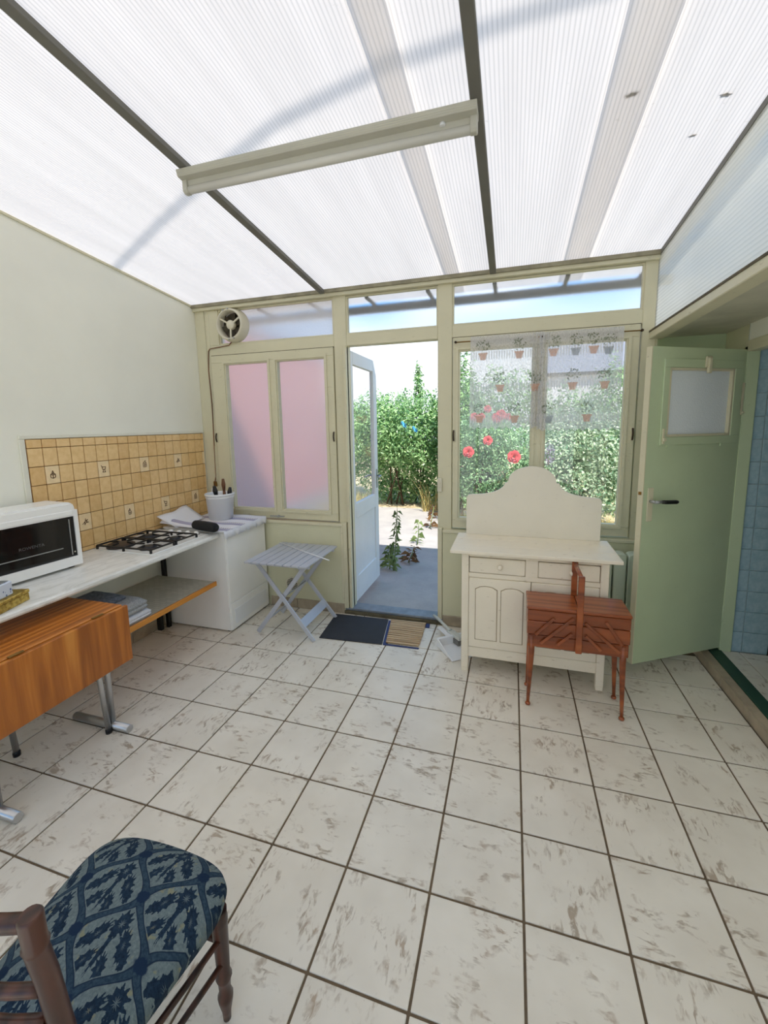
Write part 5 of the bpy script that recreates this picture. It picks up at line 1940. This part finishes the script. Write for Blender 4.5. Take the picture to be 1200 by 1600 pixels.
def curtain(x0, x1, zt, zb, label, red, grey, folds, seed):
    random.seed(seed)
    c = empty('net_curtain', ((x0 + x1) / 2, 2.41, zt), label, 'curtain', 'net curtains of the right-hand window')
    nx, nz = 90, 16

    def yy(x, z):
        t = (zt - z) / (zt - zb)
        y = 2.412 + 0.004 * math.sin(x * 46 + seed) * (0.4 + t)
        for (fx, w, dpt) in folds:
            y += dpt * math.exp(-((x - fx) / w) ** 2) * math.sin((x - fx) * 240)
        return y
    vs, fs = [], []
    for i in range(nx + 1):
        for j in range(nz + 1):
            u, v = i / nx, j / nz
            x = x0 + (x1 - x0) * u + 0.012 * (u - 0.5) * v
            z = zt + (zb - zt) * v
            if j == nz:
                z += 0.008 * math.sin(i * 0.7)
            vs.append((x, yy(x, z), z))
    for i in range(nx):
        for j in range(nz):
            a = i * (nz + 1) + j
            fs.append((a, a + 1, a + nz + 2, a + nz + 1))
    mb = MB()
    mb.smooth = True
    mb.add(vs, fs)
    o = mb.build('net', 'lace', c)
    o.data.transform(Matrix.Translation(OFF[c.name]))      # texture reads room coordinates
    o.location = -OFF[c.name]

    def motif(x, z, m):
        mb = MB()
        f = lambda px, pz: (px, yy(px, pz) - 0.004, pz)
        w, h = 0.029, 0.044
        mb.add([f(x - w * .65, z - h / 2), f(x + w * .65, z - h / 2), f(x + w, z + h / 2), f(x - w, z + h / 2)], [(0, 1, 2, 3)])
        mb.add([f(x - w * 1.2, z + h / 2), f(x + w * 1.2, z + h / 2), f(x + w * 1.2, z + h / 2 + 0.010), f(x - w * 1.2, z + h / 2 + 0.010)], [(0, 1, 2, 3)])
        p = mb.build('pot_motif', m, c)
        lb = MB()
        for k in range(34):
            r = 0.046 * math.sqrt(random.random())
            a = random.uniform(0, 2 * PI)
            px, pz = x + r * math.cos(a) * 1.1, z + 0.085 + r * math.sin(a)
            s = random.uniform(0.002, 0.0045)
            t = random.uniform(0, PI)
            q = [(px + s * 1.8 * math.cos(t + b), pz + s * 1.8 * math.sin(t + b)) for b in (0, 1.2, PI, PI + 1.2)]
            lb.add([f(*pp) for pp in q], [(0, 1, 2, 3)])
        lb.build('flower_motif', 'motif_green', p)
    for (x, z) in red:
        motif(x, z, 'motif_red')
    for (x, z) in grey:
        motif(x, z, 'motif_grey')
    return c


curtain(-0.402, 0.128, 2.392, 1.690, 'left half of the white net curtain, nearer the garden door', [(-0.307, 2.233), (-0.041, 2.231), (-0.176, 1.988), (-0.328, 1.755), (-0.064, 1.750), (0.078, 1.985)], [], [(0.09, 0.045, 0.010)], 3)
curtain(0.105, 0.660, 2.388, 1.670, 'right half of the white net curtain, nearer the green door', [(0.201, 2.232), (0.470, 2.234), (0.339, 1.984), (0.552, 1.982), (0.445, 1.749)], [(0.352, 2.229), (0.566, 2.224), (0.180, 1.743)], [(0.14, 0.04, 0.008)], 5)
random.seed(11)

# ================================================================== GARDEN
ground = struct(MB().box(-14, 22, 2.56, 30, -0.12, -0.012).build('floor_garden', 'soil'))
ground2 = struct(MB().box(-14, 14, -22, YR - 0.1, -0.12, -0.012).build('floor_yard', 'concrete'))
path = struct(MB().box(-3.6, -0.55, 2.50, 7.3, -0.05, 0.0).build('path', 'concrete'))
pw = empty('garden_wall', (-3.35, 5.5, 0), 'pink rendered wall seen blurred through the frosted left window', 'wall')
MB().box(-3.50, -3.35, 2.57, 6.4, -0.02, 2.95).build('wall_body', 'pink', pw)
MB().box(-3.53, -3.33, 2.57, 6.4, 2.95, 3.02).build('coping', 'concrete', pw)
MB().box(-3.35, -3.335, 2.57, 6.4, -0.02, 0.55).build('plinth', 'concrete', pw)

# gutter under the roof edge, with its brackets
gt = empty('roof_gutter', (-1.0, 2.86, 2.78), 'grey gutter outside along the edge of the translucent roof', 'gutter')
gy, gz = 2.865, 2.815
gp_ = [(gy - 0.06 * math.cos(PI * k / 10), gz - 0.06 * math.sin(PI * k / 10)) for k in range(11)] + \
      [(gy + 0.054 * math.cos(PI * k / 10), gz - 0.054 * math.sin(PI * k / 10)) for k in range(11)]
MB().prism(gp_, 'X', XL - 0.15, XP + 0.2).build('trough', 'gutter', gt)
for k in range(8):
    x = -2.9 + k * 0.53
    MB().box(x, x + 0.03, 2.545, gy - 0.05, 2.80, 2.815).build('bracket', 'gutter', gt)

# added cable, unseen above the roof, there to cast the slanting shadow on the sheets
tsun = -SUN_DIR
pts = []
for (x, y) in ((-3.3, 1.80), (-2.8, 1.555), (-2.2, 1.27), (-1.6, 1.00), (-1.1, 0.80), (-0.6, 0.690), (-0.1, 0.640), (0.3, 0.62), (0.9, 0.60)):
    P = Vector((x, y, roof_z(y))) + tsun * (5.5 / tsun.z)
    pts.append(P)
tag(MB().tube(pts, 0.017, 10).build('overhead_cable', 'gutter'), 'thick sagging cable high above the roof casting a slanting shadow', 'cable')

# dead leaves lying on the roof, dark through the sheet
for (x, y, s, lab) in ((0.345, 1.06, 0.030, 'dead leaf on the roof over the right-hand sheet overlap'), (0.70, 1.16, 0.026, 'dead leaf on the roof, middle of three near side panel'),
                       (0.80, 1.015, 0.030, 'dead leaf on the roof nearest the camera by side panel'), (0.66, 1.36, 0.018, 'smallest dead leaf on the roof by side panel')):
    a = random.uniform(0, PI)
    z = roof_z(y) + 0.003
    q = []
    for k in range(10):
        t = 2 * PI * k / 10
        r = s * (1 if k % 2 else 0.6)
        q.append((x + r * 0.45 * math.cos(t) * math.cos(a) - r * math.sin(t) * math.sin(a), y + r * 0.45 * math.cos(t) * math.sin(a) + r * math.sin(t) * math.cos(a)))
    mb = MB()
    mb.add([(p[0], p[1], roof_z(p[1]) + 0.002) for p in q] + [(p[0], p[1], roof_z(p[1]) + 0.006) for p in q],
           [tuple(range(10)), tuple(range(19, 9, -1))] + [(k, (k + 1) % 10, (k + 1) % 10 + 10, k + 10) for k in range(10)])
    tag(mb.build('dead_leaf', 'deadleaf'), lab, 'leaf', 'dead leaves on the roof')


def leaves(mb, pts, size, up_bias=0.3, asp=0.45):
    """one small folded leaf (two triangles pairs) at each point"""
    V, Fs = [], []
    for (p, nrm) in pts:
        s = size * random.uniform(0.6, 1.25)
        d = Vector((random.gauss(0, 1), random.gauss(0, 1), random.gauss(0, 1))).normalized()
        nn = (Vector(nrm) + Vector((0, 0, up_bias)) + 0.6 * Vector((random.gauss(0, 1), random.gauss(0, 1), random.gauss(0, 1)))).normalized()
        t = (d - nn * d.dot(nn)).normalized()
        b = nn.cross(t)
        P = Vector(p)
        i = len(V)
        V += [P - t * s * 0.5, P + b * s * asp * 0.5 + nn * s * 0.10, P + t * s * 0.5, P - b * s * asp * 0.5 + nn * s * 0.10]
        Fs += [(i, i + 1, i + 2), (i, i + 2, i + 3)]
    mb.add(V, Fs)
    return mb


def blob(c, r, n, shell=0.55):
    out = []
    c = Vector(c)
    for _ in range(n):
        d = Vector((random.gauss(0, 1), random.gauss(0, 1), random.gauss(0, 1))).normalized()
        k = random.uniform(shell, 1.05)
        wob = 1 + 0.12 * math.sin(9 * d.x + 4 * d.z) + 0.10 * math.sin(13 * d.z + 7 * d.y)
        p = c + Vector((d.x * r[0], d.y * r[1], d.z * r[2])) * k * wob
        if p.z > 0.02:
            out.append((p, d))
    return out


def shrub(name, base, blobs, size, mat, label, cat='shrub', group=None, stems=6, asp=0.45):
    e = empty(name, base, label, cat, group)
    pts = []
    for c, r, n in blobs:
        pts += blob(c, r, n)
    fo = leaves(MB(), pts, size, asp=asp).build('foliage', mat, e)
    fo['kind'] = 'stuff'
    st = MB()
    for k in range(stems):
        c, r, n = blobs[k % len(blobs)]
        b = Vector(base) + Vector((random.uniform(-.25, .25), random.uniform(-.15, .15), 0))
        t = Vector(c) + Vector((random.uniform(-.3, .3) * r[0], random.uniform(-.3, .3) * r[1], 0.3 * r[2]))
        m = b.lerp(t, 0.5) + Vector((random.uniform(-.08, .08), 0, 0))
        st.tube([b, m, t], [0.02, 0.014, 0.006], 6)
    st.build('stems', 'bark', e)
    return e


shrub('hedge_shrub', (-2.5, 7.65, 0), [((-2.75, 7.5, 1.60), (0.75, 0.75, 0.78), 7600), ((-2.05, 7.45, 1.50), (0.72, 0.78, 0.82), 7600), ((-2.4, 8.0, 0.75), (0.95, 0.40, 0.75), 5200), ((-2.4, 8.0, 0.25), (1.0, 0.36, 0.35), 2200)], 0.078, 'leaf_hedge', 'large leafy green hedge shrub seen through the open garden door', group='garden shrubs')
shrub('climbing_spire', (-2.02, 7.9, 0), [((-2.03, 7.95, 2.45), (0.12, 0.10, 0.50), 520), ((-2.03, 7.95, 2.75), (0.06, 0.06, 0.30), 150), ((-2.06, 7.95, 1.6), (0.2, 0.2, 0.8), 300)], 0.07, 'leaf_hedge', 'thin leafy spire rising above the hedge against the sky', group='garden shrubs')
shrub('hedge_shrub', (-1.15, 7.5, 0), [((-1.2, 7.5, 1.75), (0.66, 0.5, 0.85), 6200), ((-1.05, 7.5, 0.8), (0.75, 0.45, 0.85), 5600), ((-1.1, 7.6, 0.25), (0.8, 0.4, 0.35), 2000)], 0.08, 'leaf_hedge', 'green hedge shrub at the right edge of the open doorway', group='garden shrubs')
shrub('hedge_shrub', (-1.0, 6.6, 0), [((-1.0, 6.6, 2.0), (0.34, 0.4, 1.0), 3000), ((-1.0, 6.6, 0.9), (0.34, 0.4, 0.7), 1900)], 0.075, 'leaf_dark', 'tall dark shrub at left edge of the curtained window', group='garden shrubs')
shrub('hedge_shrub', (-4.6, 8.6, 0), [((-4.9, 8.6, 1.5), (0.9, 0.6, 1.1), 6000), ((-3.9, 8.6, 1.3), (0.7, 0.6, 1.1), 5600)], 0.09, 'leaf_hedge', 'hedge shrub seen through the glass of the open door', group='garden shrubs')
rose = shrub('rose_bush', (-0.35, 5.8, 0), [((-0.48, 5.85, 1.45), (0.50, 0.4, 0.55), 4000), ((-0.15, 5.95, 1.05), (0.62, 0.4, 0.60), 4200), ((-0.55, 5.8, 0.80), (0.42, 0.3, 0.50), 2200)], 0.055, 'leaf_rose', 'rose bush with red blooms below the net curtain', group='garden shrubs', stems=12)


def rose_bloom(p, s):
    mb = MB()
    mb.smooth = True
    p = Vector(p)
    for ring, (n, r, tilt) in enumerate(((5, 1.0, 0.35), (5, 0.72, 0.75), (4, 0.42, 1.15))):
        for k in range(n):
            a = 2 * PI * k / n + ring * 0.6
            o = Vector((math.cos(a), -0.35 + 0.6 * math.sin(a), math.sin(a) * 0.8))
            o = Vector((math.cos(a), 0, math.sin(a)))
            t = Vector((-math.sin(a), 0, math.cos(a)))
            f = Vector((0, -1, 0.25))
            c = p + o * s * r * 0.15
            e = p + o * s * r + f * s * 0.5 * tilt
            w = s * r * 0.62
            mid = c.lerp(e, 0.6) + f * s * 0.12
            mb.add([c - t * w * 0.35, c + t * w * 0.35, mid + t * w, e + t * w * 0.45, e - t * w * 0.45, mid - t * w], [(0, 1, 2, 5), (5, 2, 3, 4)])
    mb.build('rose_bloom', 'rose', rose)


for (x, z, s) in ((-0.70, 1.30, 0.085), (-0.045, 1.23, 0.095), (-0.42, 1.47, 0.07), (-0.43, 1.93, 0.055), (-0.24, 1.84, 0.075), (-0.30, 1.80, 0.07), (-0.62, 1.82, 0.06), (-0.52, 1.82, 0.055), (-0.14, 1.81, 0.05)):
    rose_bloom((x, 5.36, z), s)
for (x, z) in ((-0.43, 1.93), (-0.24, 1.84), (-0.62, 1.82), (-0.14, 1.81)):
    MB().tube([(x, 5.42, z - 0.03), (x + 0.05, 5.6, z - 0.35), (x + 0.03, 5.75, 1.1)], [0.006, 0.008, 0.01], 6).build('cane', 'leaf_rose', rose)
shrub('variegated_hedge', (0.9, 6.4, 0), [((0.65, 6.6, 1.25), (0.60, 0.45, 0.72), 5200), ((1.30, 6.6, 1.25), (0.60, 0.45, 0.72), 5200), ((0.95, 6.5, 0.62), (0.95, 0.42, 0.50), 4200)], 0.062, 'leaf_pale', 'pale variegated hedge behind the washstand back board', group='garden shrubs', asp=0.6)
shrub('lilac_flower_spray', (0.45, 5.9, 0), [((0.47, 5.85, 1.22), (0.09, 0.06, 0.20), 260)], 0.03, 'leaf_lilac', 'faded lilac flower spray in the pale hedge', group='garden shrubs', stems=2)
shrub('back_shrub', (1.9, 7.6, 0), [((1.75, 7.6, 1.9), (0.45, 0.4, 0.95), 3400), ((1.8, 7.6, 0.8), (0.45, 0.4, 0.8), 2300)], 0.07, 'leaf_hedge', 'light green shrub at right edge of the curtained window', group='garden shrubs')
shrub('back_shrub', (0.5, 9.5, 0), [((-0.3, 9.5, 1.9), (1.1, 0.6, 1.1), 6000), ((1.3, 9.5, 1.6), (0.9, 0.6, 0.9), 4600), ((0.5, 9.5, 0.7), (1.8, 0.6, 0.7), 3000)], 0.09, 'leaf_hedge', 'broad green shrub farther back behind the net curtain', group='garden shrubs')


def tuft_field(name, label, region, n, h, mat, lean=0.35, w=0.006):
    mb = MB()
    V, Fs = [], []
    for _ in range(n):
        x = random.uniform(region[0], region[1])
        y = random.uniform(region[2], region[3])
        hh = h * random.uniform(0.4, 1.2)
        a = random.uniform(0, 2 * PI)
        dx, dy = math.cos(a) * hh * lean * random.random(), math.sin(a) * hh * lean * random.random()
        b = random.uniform(0, PI)
        wx, wy = math.cos(b) * w, math.sin(b) * w
        i = len(V)
        V += [(x - wx, y - wy, 0), (x + wx, y + wy, 0), (x + dx * 0.4 + wx * .7, y + dy * 0.4 + wy * .7, hh * 0.6), (x + dx * 0.4 - wx * .7, y + dy * 0.4 - wy * .7, hh * 0.6), (x + dx, y + dy, hh)]
        Fs += [(i, i + 1, i + 2, i + 3), (i + 3, i + 2, i + 4)]
    mb.add(V, Fs)
    return tag(mb.build(name, mat), label, 'grass', kind='stuff')


tuft_field('dry_grass', 'dry straw-coloured grass in the sun beneath the rose bush', (-0.9, 2.4, 5.0, 6.1), 5200, 0.26, 'grass_dry')
tuft_field('green_grass', 'fresh green grass among dry stalks under the rose bush', (-0.7, 0.5, 5.3, 5.9), 2200, 0.50, 'grass_green')
tuft_field('dry_stalks', 'pale dry stalks at the foot of the hedge', (-1.75, -1.35, 7.0, 7.2), 60, 0.62, 'grass_dry', 0.8, 0.008)
tuft_field('door_grass', 'dry and flowering grass outside seen through the door glass', (-3.05, -2.6, 4.4, 6.3), 2400, 0.5, 'grass_dry', 0.5, 0.005)


def weed(base, h, n, ls, mat, label, lean=(0, 0)):
    e = empty('path_weed', base, label, 'weed', 'weeds on the garden path')
    b = Vector(base)
    t = b + Vector((lean[0], lean[1], h))
    MB().tube([b, b.lerp(t, .5) + Vector((0.01, 0, 0)), t], [0.009, 0.007, 0.004], 6).build('stem', 'leaf_weed', e)
    mb = MB()
    for k in range(n):
        u = 0.1 + 0.9 * k / n
        a = k * 2.4 + random.uniform(-0.6, 0.6)
        p = b.lerp(t, u)
        l = ls * 0.8 * (1.15 - 0.6 * u)
        o = Vector((math.cos(a), math.sin(a), 0))
        s = Vector((-math.sin(a), math.cos(a), 0))
        l *= random.uniform(0.6, 1.2)
        q = p + o * l * 0.55 + Vector((0, 0, random.uniform(-0.01, 0.05)))
        r = p + o * l + Vector((0, 0, random.uniform(-0.06, 0.03)))
        mb.add([p, q + s * l * 0.06, r, q - s * l * 0.06], [(0, 1, 2), (0, 2, 3)])
    f = mb.build('leaves', mat, e)
    f['kind'] = 'stuff'


weed((-1.40, 3.62, 0), 0.74, 70, 0.13, 'leaf_weed', 'tall leafy weed growing beside the open garden door', (0.05, 0.02))
weed((-1.30, 3.95, 0), 0.22, 26, 0.20, 'leaf_brown', 'low brownish weed on the shaded edge of the path', (0.08, 0))
weed((-1.36, 4.75, 0), 0.34, 24, 0.16, 'leaf_weed', 'small bright green weed in the sunny path crack', (0.0, 0.1))
weed((-1.36, 5.7, 0), 0.36, 28, 0.20, 'leaf_brown', 'brown dry weed clump farthest along the path crack', (0.05, 0.1))
weed((-1.46, 3.66, 0), 0.30, 40, 0.16, 'leaf_weed', 'bushy low weed at the foot of the tall one', (0.0, 0))

for (x, z, s, lab) in ((-2.03, 1.72, 0.055, 'left of two bright blue scraps caught in the hedge'), (-1.82, 1.63, 0.050, 'right of two bright blue scraps caught in the hedge')):
    mb = MB()
    vs, fs = [], []
    for i in range(5):
        for j in range(5):
            vs.append((x + (i - 2) * s * 0.5, 6.66 + 0.03 * math.sin(i * 2.1 + j), z + (j - 2) * s * 0.4 + 0.03 * math.sin(i * 1.7)))
    for i in range(4):
        for j in range(4):
            if (i, j) in ((0, 0), (3, 3), (2, 0)):
                continue
            a = i * 5 + j
            fs.append((a, a + 1, a + 6, a + 5))
    mb.add(vs, fs)
    o = mb.build('blue_scrap', 'blue_scrap')
    so = o.modifiers.new('thickness', 'SOLIDIFY')
    so.thickness = 0.004
    tag(o, lab, 'scrap', 'blue scraps in the hedge')

# pale house beyond the garden
hs = empty('neighbour_house', (4.0, 17.5, 0), 'pale distant house beyond the garden behind the net curtain', 'house')
MB().box(1.0, 9.0, 16.5, 22.0, -0.02, 3.6).build('wall', 'house_wall', hs)
MB().prism([(16.2, 3.55), (22.3, 3.55), (19.25, 5.4)], 'X', 0.8, 9.2).build('roof', 'house_roof', hs)
for x in (2.2, 4.2, 6.4):
    wn = MB().box(x, x + 0.95, 16.44, 16.52, 1.1, 2.5).build('window', 'house_roof', hs)
    MB().box(x + 0.06, x + 0.89, 16.42, 16.45, 1.17, 2.43).build('pane', 'oven_glass', wn)
MB().tube([(1.0, 16.42, 3.5), (9.0, 16.42, 3.5)], 0.06, 8).build('gutter', 'gutter', hs)
